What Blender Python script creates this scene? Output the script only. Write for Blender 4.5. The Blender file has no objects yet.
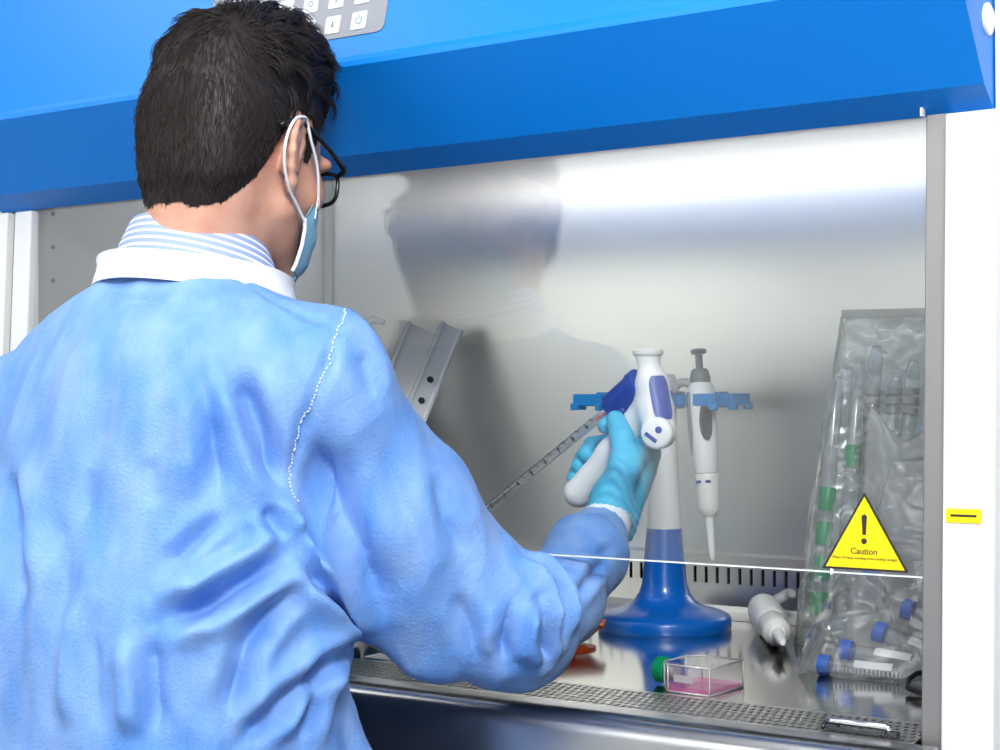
import bpy, math, random
import numpy as np
from mathutils import Vector, Matrix, Euler

rng = np.random.default_rng(7)
random.seed(7)
SC = bpy.context.scene
COL = SC.collection
PI = math.pi
FLOOR_Z = -1.08          # the work surface of the cabinet is z = 0

# ------------------------------------------------------------------ camera
CAM_POS = np.array([.517, -1.4622, .3225])
YAW, PITCH, ROLL, FPX = .5958, .0126, -.0048, 1600.0
_v = np.array([-math.sin(YAW) * math.cos(PITCH), math.cos(YAW) * math.cos(PITCH), math.sin(PITCH)])
_r = np.array([math.cos(YAW), math.sin(YAW), 0.0])
_u = np.cross(_r, _v)
_r, _u = math.cos(ROLL) * _r + math.sin(ROLL) * _u, -math.sin(ROLL) * _r + math.cos(ROLL) * _u
camd = bpy.data.cameras.new('camera')
camd.sensor_width = 36.0
camd.lens = 36.0 * FPX / 1000.0
camd.clip_start = .02
camd.dof.use_dof = True
camd.dof.focus_distance = 1.78
camd.dof.aperture_fstop = 20.0
cam = bpy.data.objects.new('camera', camd)
COL.objects.link(cam)
cam.matrix_world = Matrix(((_r[0], _u[0], -_v[0], CAM_POS[0]), (_r[1], _u[1], -_v[1], CAM_POS[1]),
                           (_r[2], _u[2], -_v[2], CAM_POS[2]), (0, 0, 0, 1)))
SC.camera = cam

# ------------------------------------------------------------------ world, lights, exposure
world = bpy.data.worlds.new('world')
SC.world = world
world.use_nodes = True
world.node_tree.nodes['Background'].inputs[0].default_value = (1, 1, 1, 1)
world.node_tree.nodes['Background'].inputs[1].default_value = .3
SC.view_settings.view_transform = 'Standard'
SC.view_settings.look = 'None'
SC.view_settings.exposure = 0.32
SC.view_settings.gamma = 1.0
SC.view_settings.use_curve_mapping = False
SC.cycles.use_denoising = True
SC.cycles.max_bounces = 10
SC.cycles.transparent_max_bounces = 24
SC.cycles.glossy_bounces = 6
SC.cycles.caustics_reflective = False
SC.cycles.caustics_refractive = False
SC.cycles.sample_clamp_indirect = 6.0


def area_light(name, loc, target, size, size_y, power, color=(1, 1, 1)):
    d = bpy.data.lights.new(name, 'AREA')
    d.shape = 'RECTANGLE'
    d.size, d.size_y = size, size_y
    d.energy = power
    d.color = color
    o = bpy.data.objects.new(name, d)
    COL.objects.link(o)
    o.location = loc
    dv = Vector(target) - Vector(loc)
    o.rotation_euler = dv.to_track_quat('-Z', 'Y').to_euler()
    return o


# added lights near the camera: key for gown and cabinet, fill brightening the interior
area_light('key_light', (.88, -1.75, 1.58), (-.45, -.10, .15), .45, .45, 52)
area_light('fill_light', (1.25, -2.7, .70), (-.5, .5, .1), .9, 1.1, 11)
# added strip lights brightening two walls so the sash glass reflects a bright veil
area_light('added_wall_light_front', (-1.95, -3.02, 1.64), (-1.95, -3.40, .85), 2.3, .10, 38)
area_light('added_wall_light_left', (-2.82, -2.2, 1.64), (-3.20, -2.2, .85), .10, 2.3, 38)

# ------------------------------------------------------------------ materials


def mat(name, color=(.8, .8, .8), rough=.5, metal=0.0, spec=.5, coat=0.0, sheen=0.0, sss=0.0, emit=None, estr=0.0,
        aniso=0.0, alpha=1.0, trans=0.0, ior=1.45):
    m = bpy.data.materials.new(name)
    m.use_nodes = True
    b = m.node_tree.nodes['Principled BSDF']
    I = b.inputs
    I['Base Color'].default_value = (*color, 1)
    I['Roughness'].default_value = rough
    I['Metallic'].default_value = metal
    I['Specular IOR Level'].default_value = spec
    I['Coat Weight'].default_value = coat
    I['Sheen Weight'].default_value = sheen
    I['Anisotropic'].default_value = aniso
    I['Alpha'].default_value = alpha
    I['Transmission Weight'].default_value = trans
    I['IOR'].default_value = ior
    if sss:
        I['Subsurface Weight'].default_value = sss
        I['Subsurface Radius'].default_value = (1, .35, .2)
        I['Subsurface Scale'].default_value = .008
    if emit:
        I['Emission Color'].default_value = (*emit, 1)
        I['Emission Strength'].default_value = estr
    return m


def nd(m, typ, **kw):
    n = m.node_tree.nodes.new(typ)
    for k, v in kw.items():
        if hasattr(n, k):
            setattr(n, k, v)
        else:
            n.inputs[k].default_value = v
    return n


def lk(m, a, b):
    m.node_tree.links.new(a, b)


def bsdf(m):
    return m.node_tree.nodes['Principled BSDF']


def add_noise_color(m, c1, c2, scale=8.0, detail=4.0, lo=.35, hi=.65, coord='Object', stretch=(1, 1, 1)):
    tc = nd(m, 'ShaderNodeTexCoord')
    mp = nd(m, 'ShaderNodeMapping')
    mp.inputs['Scale'].default_value = stretch
    lk(m, tc.outputs[coord], mp.inputs[0])
    n = nd(m, 'ShaderNodeTexNoise')
    n.inputs['Scale'].default_value = scale
    n.inputs['Detail'].default_value = detail
    lk(m, mp.outputs[0], n.inputs['Vector'])
    r = nd(m, 'ShaderNodeValToRGB')
    r.color_ramp.elements[0].position = lo
    r.color_ramp.elements[1].position = hi
    r.color_ramp.elements[0].color = (*c1, 1)
    r.color_ramp.elements[1].color = (*c2, 1)
    lk(m, n.outputs['Fac'], r.inputs[0])
    lk(m, r.outputs[0], bsdf(m).inputs['Base Color'])
    return mp


def add_bump(m, scale=60.0, dist=.001, strength=.5, detail=4.0, stretch=(1, 1, 1)):
    tc = nd(m, 'ShaderNodeTexCoord')
    mp = nd(m, 'ShaderNodeMapping')
    mp.inputs['Scale'].default_value = stretch
    lk(m, tc.outputs['Object'], mp.inputs[0])
    n = nd(m, 'ShaderNodeTexNoise')
    n.inputs['Scale'].default_value = scale
    n.inputs['Detail'].default_value = detail
    lk(m, mp.outputs[0], n.inputs['Vector'])
    b = nd(m, 'ShaderNodeBump')
    b.inputs['Strength'].default_value = strength
    b.inputs['Distance'].default_value = dist
    lk(m, n.outputs['Fac'], b.inputs['Height'])
    lk(m, b.outputs[0], bsdf(m).inputs['Normal'])
    return b


def clear_film(name, tint=(1, 1, 1), f0=.04, rough=.02, haze=0.0, haze_col=(1, 1, 1), power=5.0, crease=0.0):
    """thin clear sheet: transparent, a schlick-weighted gloss on each face, and an optional milky diffuse haze"""
    m = bpy.data.materials.new(name)
    m.use_nodes = True
    nt = m.node_tree
    nt.nodes.remove(nt.nodes['Principled BSDF'])
    out = nt.nodes['Material Output']
    tr = nd(m, 'ShaderNodeBsdfTransparent')
    tr.inputs[0].default_value = (*tint, 1)
    gl = nd(m, 'ShaderNodeBsdfGlossy')
    gl.inputs['Roughness'].default_value = rough
    lw = nd(m, 'ShaderNodeLayerWeight')
    lw.inputs[0].default_value = .5
    pw = nd(m, 'ShaderNodeMath', operation='POWER')
    lk(m, lw.outputs['Facing'], pw.inputs[0])
    pw.inputs[1].default_value = power
    ma = nd(m, 'ShaderNodeMath', operation='MULTIPLY_ADD')
    lk(m, pw.outputs[0], ma.inputs[0])
    ma.inputs[1].default_value = 1 - f0
    ma.inputs[2].default_value = f0
    if crease:
        tc = nd(m, 'ShaderNodeTexCoord')
        vo = nd(m, 'ShaderNodeTexVoronoi', feature='DISTANCE_TO_EDGE')
        vo.inputs['Scale'].default_value = crease
        ns = nd(m, 'ShaderNodeTexNoise')
        ns.inputs['Scale'].default_value = crease * .6
        mxv = nd(m, 'ShaderNodeMixRGB')
        mxv.inputs[0].default_value = .12
        lk(m, tc.outputs['Object'], mxv.inputs[1])
        lk(m, ns.outputs['Color'], mxv.inputs[2])
        lk(m, tc.outputs['Object'], ns.inputs['Vector'])
        lk(m, mxv.outputs[0], vo.inputs['Vector'])
        bp_ = nd(m, 'ShaderNodeBump')
        bp_.inputs['Strength'].default_value = .9
        bp_.inputs['Distance'].default_value = .012
        lk(m, vo.outputs['Distance'], bp_.inputs['Height'])
        lk(m, bp_.outputs[0], gl.inputs['Normal'])
        lk(m, bp_.outputs[0], lw.inputs['Normal'])
    base = tr.outputs[0]
    if haze:
        df = nd(m, 'ShaderNodeBsdfDiffuse')
        df.inputs[0].default_value = (*haze_col, 1)
        tl = nd(m, 'ShaderNodeBsdfTranslucent')
        tl.inputs[0].default_value = (*haze_col, 1)
        a = nd(m, 'ShaderNodeMixShader')
        a.inputs[0].default_value = .5
        lk(m, df.outputs[0], a.inputs[1])
        lk(m, tl.outputs[0], a.inputs[2])
        h = nd(m, 'ShaderNodeMixShader')
        h.inputs[0].default_value = haze
        lk(m, tr.outputs[0], h.inputs[1])
        lk(m, a.outputs[0], h.inputs[2])
        base = h.outputs[0]
    mx = nd(m, 'ShaderNodeMixShader')
    lk(m, ma.outputs[0], mx.inputs[0])
    lk(m, base, mx.inputs[1])
    lk(m, gl.outputs[0], mx.inputs[2])
    lk(m, mx.outputs[0], out.inputs[0])
    return m


M = {}
M['wall'] = mat('wall_paint', (.52, .54, .53), .7)
M['floor'] = mat('floor_vinyl', (.2, .21, .22), .4)
add_noise_color(M['floor'], (.15, .16, .18), (.22, .23, .25), 30)
M['ceiling'] = mat('ceiling_tile', (.62, .62, .61), .9)
M['lamp'] = mat('lamp_diffuser', (1, 1, 1), .5, emit=(1, .99, .97), estr=3.6)
M['tube_lamp'] = mat('fluorescent_glow', (1, 1, 1), .5, emit=(1, .98, .94), estr=3.8)
M['hood_blue'] = mat('hood_blue_paint', (.0, .205, .72), .38, spec=.5)
add_bump(M['hood_blue'], 900, .0004, .12)
M['white_paint'] = mat('white_powder_coat', (.72, .73, .75), .45)
add_bump(M['white_paint'], 700, .0004, .1)
M['white_plastic'] = mat('white_plastic', (.82, .83, .84), .35)
M['off_white'] = mat('off_white_plastic', (.76, .76, .73), .4)
M['grey_plastic'] = mat('grey_plastic', (.16, .175, .185), .4)
M['mid_grey'] = mat('mid_grey_plastic', (.36, .37, .38), .4)
M['dark_plastic'] = mat('dark_plastic', (.03, .032, .038), .35)
M['black'] = mat('black_plastic', (.01, .01, .012), .3)
M['slot_shade'] = mat('recess_shade', (.012, .012, .013), .8)  # near-black colour stands in for shade inside slots, trough and tray holes
M['navy'] = mat('deep_blue_plastic', (.004, .040, .34), .35)
M['stand_blue'] = mat('stand_blue_plastic', (.0, .115, .50), .28, coat=.2)
M['clip_blue'] = mat('clip_blue_plastic', (.0, .22, .58), .35)
M['cap_blue'] = mat('cap_blue_plastic', (.02, .13, .58), .4)
M['green'] = mat('green_cap_plastic', (.0, .22, .09), .4)
M['orange'] = mat('orange_plastic', (.85, .10, .012), .4)
M['yellow'] = mat('yellow_sticker', (.90, .68, .0), .5)
M['ink'] = mat('black_ink', (.025, .02, .012), .6)
M['brown_ink'] = mat('faded_ink', (.10, .075, .01), .6)
M['panel_grey'] = mat('keypad_grey', (.27, .285, .33), .45)
M['key_white'] = mat('keypad_white', (.62, .70, .72), .4)
M['icon'] = mat('keypad_icon', (.07, .20, .20), .5)
M['paper'] = mat('white_paper', (.80, .80, .80), .8)


def steel(name, color, rough, aniso, axis, bump_stretch, bump=.25):
    m = mat(name, color, rough, 1.0, aniso=aniso)
    tg = nd(m, 'ShaderNodeCombineXYZ')
    for i in range(3):
        tg.inputs[i].default_value = axis[i]
    vt = nd(m, 'ShaderNodeVectorTransform')
    vt.vector_type = 'VECTOR'
    vt.convert_from = 'OBJECT'
    vt.convert_to = 'WORLD'
    lk(m, tg.outputs[0], vt.inputs[0])
    lk(m, vt.outputs[0], bsdf(m).inputs['Tangent'])
    add_bump(m, 300, .0002, bump, 3, bump_stretch)
    return m


# brushed horizontally: reflections smear up and down
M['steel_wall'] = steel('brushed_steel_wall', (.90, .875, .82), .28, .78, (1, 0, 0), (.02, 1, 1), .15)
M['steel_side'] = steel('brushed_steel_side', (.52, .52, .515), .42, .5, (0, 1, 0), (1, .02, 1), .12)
M['steel_deck'] = steel('steel_work_surface', (.74, .71, .68), .13, .35, (1, 0, 0), (.03, 1, 1), .08)
M['steel_lip'] = steel('steel_front_lip', (.46, .46, .47), .24, .4, (1, 0, 0), (.03, 1, 1), .08)
M['steel_post'] = mat('steel_post', (.34, .325, .325), .5, 1.0)
M['steel_grille'] = mat('steel_grille', (.78, .76, .74), .32, 1.0)
M['chrome'] = mat('chrome', (.75, .75, .77), .12, 1.0)
M['glass'] = clear_film('sash_glass', (.985, .992, .988), .072, .0)

# ------------------------------------------------------------------ mesh helpers


class MB:
    def __init__(s):
        s.v, s.f = [], []

    def add(s, verts, faces):
        o = len(s.v)
        s.v += [tuple(map(float, p)) for p in verts]
        s.f += [tuple(i + o for i in q) for q in faces]
        return s

    def box(s, x0, x1, y0, y1, z0, z1):
        vs = [(x, y, z) for z in (z0, z1) for y in (y0, y1) for x in (x0, x1)]
        return s.add(vs, [(0, 2, 3, 1), (4, 5, 7, 6), (0, 1, 5, 4), (2, 6, 7, 3), (0, 4, 6, 2), (1, 3, 7, 5)])

    def obox(s, c, ax, ay, az, hx, hy, hz):
        c, ax, ay, az = (np.asarray(q, float) for q in (c, ax, ay, az))
        vs = [c + ax * hx * i + ay * hy * j + az * hz * k for k in (-1, 1) for j in (-1, 1) for i in (-1, 1)]
        return s.add(vs, [(0, 2, 3, 1), (4, 5, 7, 6), (0, 1, 5, 4), (2, 6, 7, 3), (0, 4, 6, 2), (1, 3, 7, 5)])

    def prism(s, poly, axis, a, b):
        """extrude a 2-D polygon; axis 0: poly=(y,z) along x, 1: (x,z) along y, 2: (x,y) along z"""
        def mk(p, t):
            return [(t, p[0], p[1]), (p[0], t, p[1]), (p[0], p[1], t)][axis]
        n = len(poly)
        vs = [mk(p, a) for p in poly] + [mk(p, b) for p in poly]
        fs = [tuple(range(n))[::-1], tuple(range(n, 2 * n))]
        fs += [(i, (i + 1) % n, n + (i + 1) % n, n + i) for i in range(n)]
        return s.add(vs, fs)

    def lathe(s, prof, n=32, c=(0, 0, 0), axis=(0, 0, 1), close=True):
        """prof: list of (radius, height) from bottom to top"""
        az = Vector(axis).normalized()
        ax = az.orthogonal().normalized()
        ay = az.cross(ax)
        c = Vector(c)
        vs = []
        for r, h in prof:
            for k in range(n):
                t = 2 * PI * k / n
                vs.append(c + az * h + (ax * math.cos(t) + ay * math.sin(t)) * r)
        fs = []
        for i in range(len(prof) - 1):
            for k in range(n):
                k2 = (k + 1) % n
                fs.append((i * n + k, i * n + k2, (i + 1) * n + k2, (i + 1) * n + k))
        if close:
            fs.append(tuple(range(n))[::-1])
            fs.append(tuple((len(prof) - 1) * n + k for k in range(n)))
        return s.add(vs, fs)

    def tube(s, pts, rad, n=8, closed=False):
        P = [Vector(p) for p in pts]
        m = len(P)
        rad = rad if hasattr(rad, '__len__') else [rad] * m
        vs, fs = [], []
        up = None
        for i in range(m):
            if closed:
                t = (P[(i + 1) % m] - P[i - 1]).normalized()
            else:
                t = (P[min(i + 1, m - 1)] - P[max(i - 1, 0)]).normalized()
            if up is None:
                up = t.orthogonal().normalized()
            up = (up - t * up.dot(t)).normalized()
            w = t.cross(up)
            for k in range(n):
                a = 2 * PI * k / n
                vs.append(P[i] + (up * math.cos(a) + w * math.sin(a)) * rad[i])
        for i in range(m if closed else m - 1):
            j = (i + 1) % m
            for k in range(n):
                k2 = (k + 1) % n
                fs.append((i * n + k, i * n + k2, j * n + k2, j * n + k))
        if not closed:
            fs.append(tuple(range(n))[::-1])
            fs.append(tuple((m - 1) * n + k for k in range(n)))
        return s.add(vs, fs)


def world_origin(o):
    p = Vector((0, 0, 0))
    while o is not None:
        p += o.location
        o = o.parent
    return p


def link_mesh(name, V, F, m, parent=None, smooth=False, world=True, bevel=0.0, seg=2, sharp=None, origin=None, uv=None):
    """one mesh object; V in world coordinates when world is True (parents without rotation), else local to the parent"""
    V = np.asarray(V, float).reshape(-1, 3)
    off = np.zeros(3)
    if world and parent is not None:
        off = np.array(world_origin(parent))
    elif origin is not None:
        off = np.asarray(origin, float)
    me = bpy.data.meshes.new(name)
    me.from_pydata((V - off).tolist(), [], [tuple(int(i) for i in q) for q in F])
    me.materials.append(M[m] if isinstance(m, str) else m)
    if uv is not None:
        lay = me.uv_layers.new(name='uv')
        idx = np.empty(len(me.loops), np.int32)
        me.loops.foreach_get('vertex_index', idx)
        lay.data.foreach_set('uv', np.asarray(uv, np.float32)[idx].ravel())
    if smooth:
        me.polygons.foreach_set('use_smooth', [True] * len(me.polygons))
        if sharp:
            me.set_sharp_from_angle(angle=math.radians(sharp))
    me.update()
    o = bpy.data.objects.new(name, me)
    COL.objects.link(o)
    if parent is not None:
        o.parent = parent
    elif origin is not None:
        o.location = origin
    if bevel:
        b = o.modifiers.new('bevel', 'BEVEL')
        b.width = bevel
        b.segments = seg
        b.limit_method = 'ANGLE'
        b.angle_limit = math.radians(40)
    return o


def obj(name, mb, m, parent=None, **kw):
    return link_mesh(name, mb.v, mb.f, m, parent, **kw)


def tag(o, label, cat=None, group=None, kind=None):
    o['label'] = label
    if cat:
        o['category'] = cat
    if group:
        o['group'] = group
    if kind:
        o['kind'] = kind
    return o


def thing(name, label, cat, loc=(0, 0, 0), rot=None, group=None):
    o = bpy.data.objects.new(name, None)
    o.empty_display_size = .05
    COL.objects.link(o)
    o.location = loc
    if rot is not None:
        o.rotation_euler = rot
    return tag(o, label, cat, group)


def struct(name, mb, m, label=None, **kw):
    o = obj(name, mb, m, **kw)
    o['kind'] = 'structure'
    if label:
        o['label'] = label
    return o


def text_mesh(name, body, size, m, parent, mtx, align='CENTER', extrude=.0002):
    """flat lettering turned into a mesh, placed by a local matrix"""
    c = bpy.data.curves.new(name + '_curve', 'FONT')
    c.body = body
    c.size = size
    c.align_x = align
    c.align_y = 'CENTER'
    c.extrude = extrude
    c.resolution_u = 3
    c.offset = size * .022
    t = bpy.data.objects.new(name + '_tmp', c)
    COL.objects.link(t)
    dg = bpy.context.evaluated_depsgraph_get()
    me = bpy.data.meshes.new_from_object(t.evaluated_get(dg))
    bpy.data.objects.remove(t)
    bpy.data.curves.remove(c)
    me.name = name
    me.transform(mtx)
    me.materials.clear()
    me.materials.append(M[m])
    o = bpy.data.objects.new(name, me)
    COL.objects.link(o)
    o.parent = parent
    return o

# ------------------------------------------------------------------ the room
RX0, RX1, RY0, RY1, RZ1 = -3.2, 2.4, -3.4, 1.15, 1.72
struct('floor', MB().box(RX0, RX1, RY0, RY1, FLOOR_Z - .05, FLOOR_Z), 'floor', 'grey speckled vinyl laboratory floor')
struct('ceiling', MB().box(RX0, RX1, RY0, RY1, RZ1, RZ1 + .05), 'ceiling', 'white tiled laboratory ceiling')
struct('wall_back', MB().box(RX0, RX1, RY1, RY1 + .05, FLOOR_Z, RZ1), 'wall', 'white wall behind the cabinet')
struct('wall_front', MB().box(RX0, RX1, RY0 - .05, RY0, FLOOR_Z, RZ1), 'wall', 'white wall facing the cabinet')
struct('wall_left', MB().box(RX0 - .05, RX0, RY0, RY1, FLOOR_Z, RZ1), 'wall', 'white wall on the far side')
struct('wall_right', MB().box(RX1, RX1 + .05, RY0, RY1, FLOOR_Z, RZ1), 'wall', 'white wall on the near side')
# made-up housings for the added wall lights
for nm, lab, (x0, x1, y0, y1) in (('added_wall_light', 'long white housing of an added unseen light along the wall opposite the cabinet', (-3.10, -.80, -3.06, -2.98)),
                                  ('added_wall_light', 'long white housing of an added unseen light along the far side wall', (-2.86, -2.78, -2.93, -1.05))):
    t = thing(nm, lab, 'light', ((x0 + x1) / 2, (y0 + y1) / 2, RZ1), group='added wall lights')
    obj('housing', MB().box(x0, x1, y0, y1, RZ1 - .05, RZ1), 'white_paint', t, bevel=.004)
    obj('end_cap', MB().box(x0, x0 + .02, y0 - .004, y1 + .004, RZ1 - .055, RZ1), 'mid_grey', t)
for lx, ly, lab in ((-1.9, -.9, 'square ceiling light panel over the aisle, far from the door side'),
                    (-.3, -.9, 'square ceiling light panel straight above the cabinet front'),
                    (1.3, -.9, 'square ceiling light panel past the white end column'),
                    (-1.1, -2.5, 'square ceiling light panel by the wall opposite the cabinet'),
                    (.7, -2.5, 'square ceiling light panel by the opposite wall near the column end')):
    t = thing('ceiling_light', lab, 'light', (lx, ly, RZ1), group='ceiling light panels')
    fr = MB()
    for a, b, c, d in ((-.47, .47, -.47, -.43), (-.47, .47, .43, .47), (-.47, -.43, -.43, .43), (.43, .47, -.43, .43)):
        fr.box(lx + a, lx + b, ly + c, ly + d, RZ1 - .03, RZ1)
    obj('frame', fr, 'white_paint', t)
    obj('diffuser', MB().box(lx - .43, lx + .43, ly - .43, ly + .43, RZ1 - .02, RZ1 - .005), 'lamp', t)

# ------------------------------------------------------------------ biosafety cabinet
W, D = 1.275, .654            # inner width, depth
TS = .0467                    # slope of the sash: y = TS * z
ZG, ZH = .1497, .585          # lower edge of the glass, lower lip of the hood
cab = thing('biosafety_cabinet', 'large laboratory safety cabinet with bright blue hood, glass sash and steel interior', 'cabinet',
            (-W / 2, .3, FLOOR_Z))


def sy(z, off=0.0):
    return TS * z + off


# inner liner
back = obj('back_wall', MB().box(-W, 0, D, D + .012, .085, .74), 'steel_wall', cab)
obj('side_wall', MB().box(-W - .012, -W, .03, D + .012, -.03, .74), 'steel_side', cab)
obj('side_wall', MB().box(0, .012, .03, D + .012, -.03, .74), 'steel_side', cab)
obj('inner_ceiling', MB().box(-W - .012, .012, .06, D + .012, .74, .752), 'white_paint', cab)
# rounded corner bead where side wall and back wall meet
obj('corner_bead', MB().tube([(-W + .004, D - .003, .0), (-W + .004, D - .003, .74)], .009, 14), 'off_white', cab, smooth=True)
obj('corner_bead', MB().tube([(-.004, D - .003, .0), (-.004, D - .003, .74)], .009, 14), 'off_white', cab, smooth=True)
for k in range(12):
    z = .06 + k * .0475
    obj('screw', MB().lathe([(.0035, 0), (.0035, .0008)], 8, (-W, .055, z), (1, 0, 0)), 'grey_plastic', cab)


def perforated(x0, x1, n, rows, hole, place):
    """strip of cells, each a frame of quads round an open slot; rows: list of (a0, a1, b0, b1) slot bands"""
    mb = MB()
    p = (x1 - x0) / n
    for (a0, a1, b0, b1, shift) in rows:
        for i in range(n):
            xa, xb = x0 + i * p, x0 + (i + 1) * p
            if shift:
                xa += p * .5
                xb += p * .5
                if xb > x1 + 1e-6:
                    continue
            h0, h1 = xa + p * (1 - hole) / 2, xb - p * (1 - hole) / 2
            for t, flip in ((0, 0), (1, 1)):
                O = [place(xa, a0, t), place(xb, a0, t), place(xb, a1, t), place(xa, a1, t)]
                H = [place(h0, b0, t), place(h1, b0, t), place(h1, b1, t), place(h0, b1, t)]
                fs = [(0, 1, 5, 4), (1, 2, 6, 5), (2, 3, 7, 6), (3, 0, 4, 7)]
                mb.add(O + H, [q[::-1] for q in fs] if flip else fs)
            A = [place(h0, b0, 0), place(h1, b0, 0), place(h1, b1, 0), place(h0, b1, 0)]
            B = [place(h0, b0, 1), place(h1, b0, 1), place(h1, b1, 1), place(h0, b1, 1)]
            mb.add(A + B, [(0, 1, 5, 4), (1, 2, 6, 5), (2, 3, 7, 6), (3, 0, 4, 7)])
        if shift:   # half cells at the ends
            for xa, xb in ((x0, x0 + p / 2), (x1 - p / 2, x1)):
                mb.add([place(xa, a0, 0), place(xb, a0, 0), place(xb, a1, 0), place(xa, a1, 0)], [(0, 1, 2, 3)])
    return mb


# rear exhaust panel with its row of upright slots
SN = 71
mb = perforated(-W, 0, SN, [(.012, .088, .0475, .071, 0)], .27, lambda x, a, t: (x, D - .012 + .003 * t, a))
obj('slotted_panel', mb, 'steel_wall', cab)
obj('slot_recess', MB().box(-W, 0, D, D + .012, .0, .085), 'slot_shade', cab)
obj('panel_ledge', MB().prism([(D - .012, .086), (D, .086), (D, .092)], 0, -W, 0), 'steel_wall', cab)
obj('rear_cove', MB().prism([(D - .045, .0005), (D - .012, .0005), (D - .012, .016), (D - .016, .008), (D - .026, .003)], 0, -W, 0),
    'off_white', cab)

# work surface
YG0, YG1 = -.029, .0692
obj('work_surface', MB().box(-W, 0, YG1, D + .01, -.012, 0), 'steel_deck', cab)
# front air grille: five staggered rows of small slots
rw = (YG1 - YG0 - .012) / 6
rows = [(YG0 + .006 + i * rw, YG0 + .006 + (i + 1) * rw, YG0 + .006 + (i + .12) * rw, YG0 + .006 + (i + .88) * rw, i % 2) for i in range(6)]
mb = perforated(-W, 0, 150, rows, .70, lambda x, a, t: (x, a, -.0015 * t))
g = obj('air_grille', mb, 'steel_grille', cab)
g['kind'] = 'stuff'
g['label'] = 'perforated steel front air grille'
fm = MB()
fm.box(-W, 0, YG0, YG0 + .006, -.002, 0).box(-W, 0, YG1 - .006, YG1, -.002, 0)
obj('grille_edge', fm, 'steel_grille', cab)
obj('grille_trough', MB().box(-W, 0, YG0, YG1, -.05, -.03), 'slot_shade', cab)

# rolled front lip and apron
prof = [(YG0, 0), (YG0 - .016, -.001)]
for k in range(1, 8):
    a = k / 7 * PI / 2 * .92
    prof.append((YG0 - .016 - .024 * math.sin(a), -.001 - .024 * (1 - math.cos(a))))
prof += [(YG0 - .052, -.10), (YG0 - .052, -.20), (YG0 - .02, -.20), (YG0 - .02, -.02), (YG0, -.012)]
obj('front_lip', MB().prism(prof, 0, -W - .02, .025), 'steel_lip', cab, smooth=True, sharp=35)
obj('apron', MB().box(-W - .07, .075, YG0 - .045, YG0 - .0, -.34, -.20), 'white_paint', cab)
obj('body_shell', MB().box(-W - .07, .095, YG0 + .0, D + .09, -.34, -.055), 'white_paint', cab)
for x in (-W - .04, .04):
    for y in (.02, D + .03):
        obj('leg', MB().box(x - .03, x + .03, y - .03, y + .03, FLOOR_Z, -.34), 'white_paint', cab, bevel=.004)
obj('leg_rail', MB().box(-W - .01, .01, D + .01, D + .05, FLOOR_Z + .15, FLOOR_Z + .2), 'white_paint', cab)
obj('rear_shell', MB().box(-W - .07, .095, D + .04, D + .09, -.055, 1.20), 'white_paint', cab)


def slope_box(x0, x1, o0, o1, z0, z1):
    mb = MB()
    vs = [(x, sy(z, o), z) for z in (z0, z1) for o in (o0, o1) for x in (x0, x1)]
    return mb.add(vs, [(0, 2, 3, 1), (4, 5, 7, 6), (0, 1, 5, 4), (2, 6, 7, 3), (0, 4, 6, 2), (1, 3, 7, 5)])


# end columns
obj('end_column', slope_box(.0245, .073, -.02, .10, -.20, .584), 'white_paint', cab, bevel=.003)
obj('end_column', MB().box(.0675, .115, .0225, D + .06, -.20, 1.20), 'white_paint', cab)
obj('column_strip', slope_box(.0015, .0235, -.006, .03, -.012, .70), 'steel_post', cab, bevel=.0015)
obj('end_column', slope_box(-W - .036, -W - .001, -.010, .02, -.012, .584), 'white_paint', cab, bevel=.003)
obj('column_strip', slope_box(-W - .048, -W - .037, .0, .02, -.20, .584), 'grey_plastic', cab)  # dark grey strip stands in for the shadow between the white strips
obj('column_strip', slope_box(-W - .066, -W - .049, -.012, .02, -.20, .584), 'off_white', cab, bevel=.002)
obj('end_column', slope_box(-W - .10, -W - .067, -.018, .10, -.20, .584), 'white_paint', cab, bevel=.003)
obj('end_column', MB().box(-W - .10, -W - .07, .02, D + .06, -.20, 1.20), 'white_paint', cab)

# hood: lower lip, slanted lower face, leaning upper face
HZ = .70
YC = -.075
prof = [(sy(ZH, -.004), ZH), (sy(ZH, -.034), ZH + .020), (YC, HZ - .008), (YC + .0005, HZ - .002), (YC + .004, HZ + .004), (YC + .12, HZ + .48),
        (.30, HZ + .50), (.30, .76), (.06, .76), (.06, ZH + .02)]
HX0, HX1 = -1.405, .044
n = len(prof)
V = []
for x, ins in ((HX0 - .022, 1), (HX0, 0), (HX1, 0), (HX1 + .022, 1)):
    for i, (y, z) in enumerate(prof):
        yy, zz = y, z
        if ins:      # chamfered ends
            pass
        V.append((x, yy, zz))
Fh = [tuple(range(n))[::-1], tuple(range(3 * n, 4 * n))]
for s in range(3):
    Fh += [(s * n + i, s * n + (i + 1) % n, (s + 1) * n + (i + 1) % n, (s + 1) * n + i) for i in range(n)]
hood = link_mesh('hood', V, Fh, 'hood_blue', cab, smooth=True, sharp=12)
hood['label'] = 'bright blue painted sheet metal hood'
obj('hood_screw_cap', MB().lathe([(.0150, 0), (.0150, .002), (.0105, .0042)], 28, (.0660, .004, .666), (1, 0, 0)), 'white_plastic', cab,
    smooth=True, sharp=30)
obj('hood_hook', MB().box(.0005, .0025, sy(.60, -.020), sy(.60, -.012), .584, .592), 'white_plastic', cab)

# keypad on the upper face
HS = .116 / .476
pu = np.array([0, HS, 1.0]) / math.hypot(HS, 1)      # up along the face
pn = np.array([0, -1.0, HS]) / math.hypot(HS, 1)     # out of the face


def face(x, z, out):
    return np.array([x, YC + .004 + (z - HZ - .004) * HS, z]) + pn * out


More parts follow.
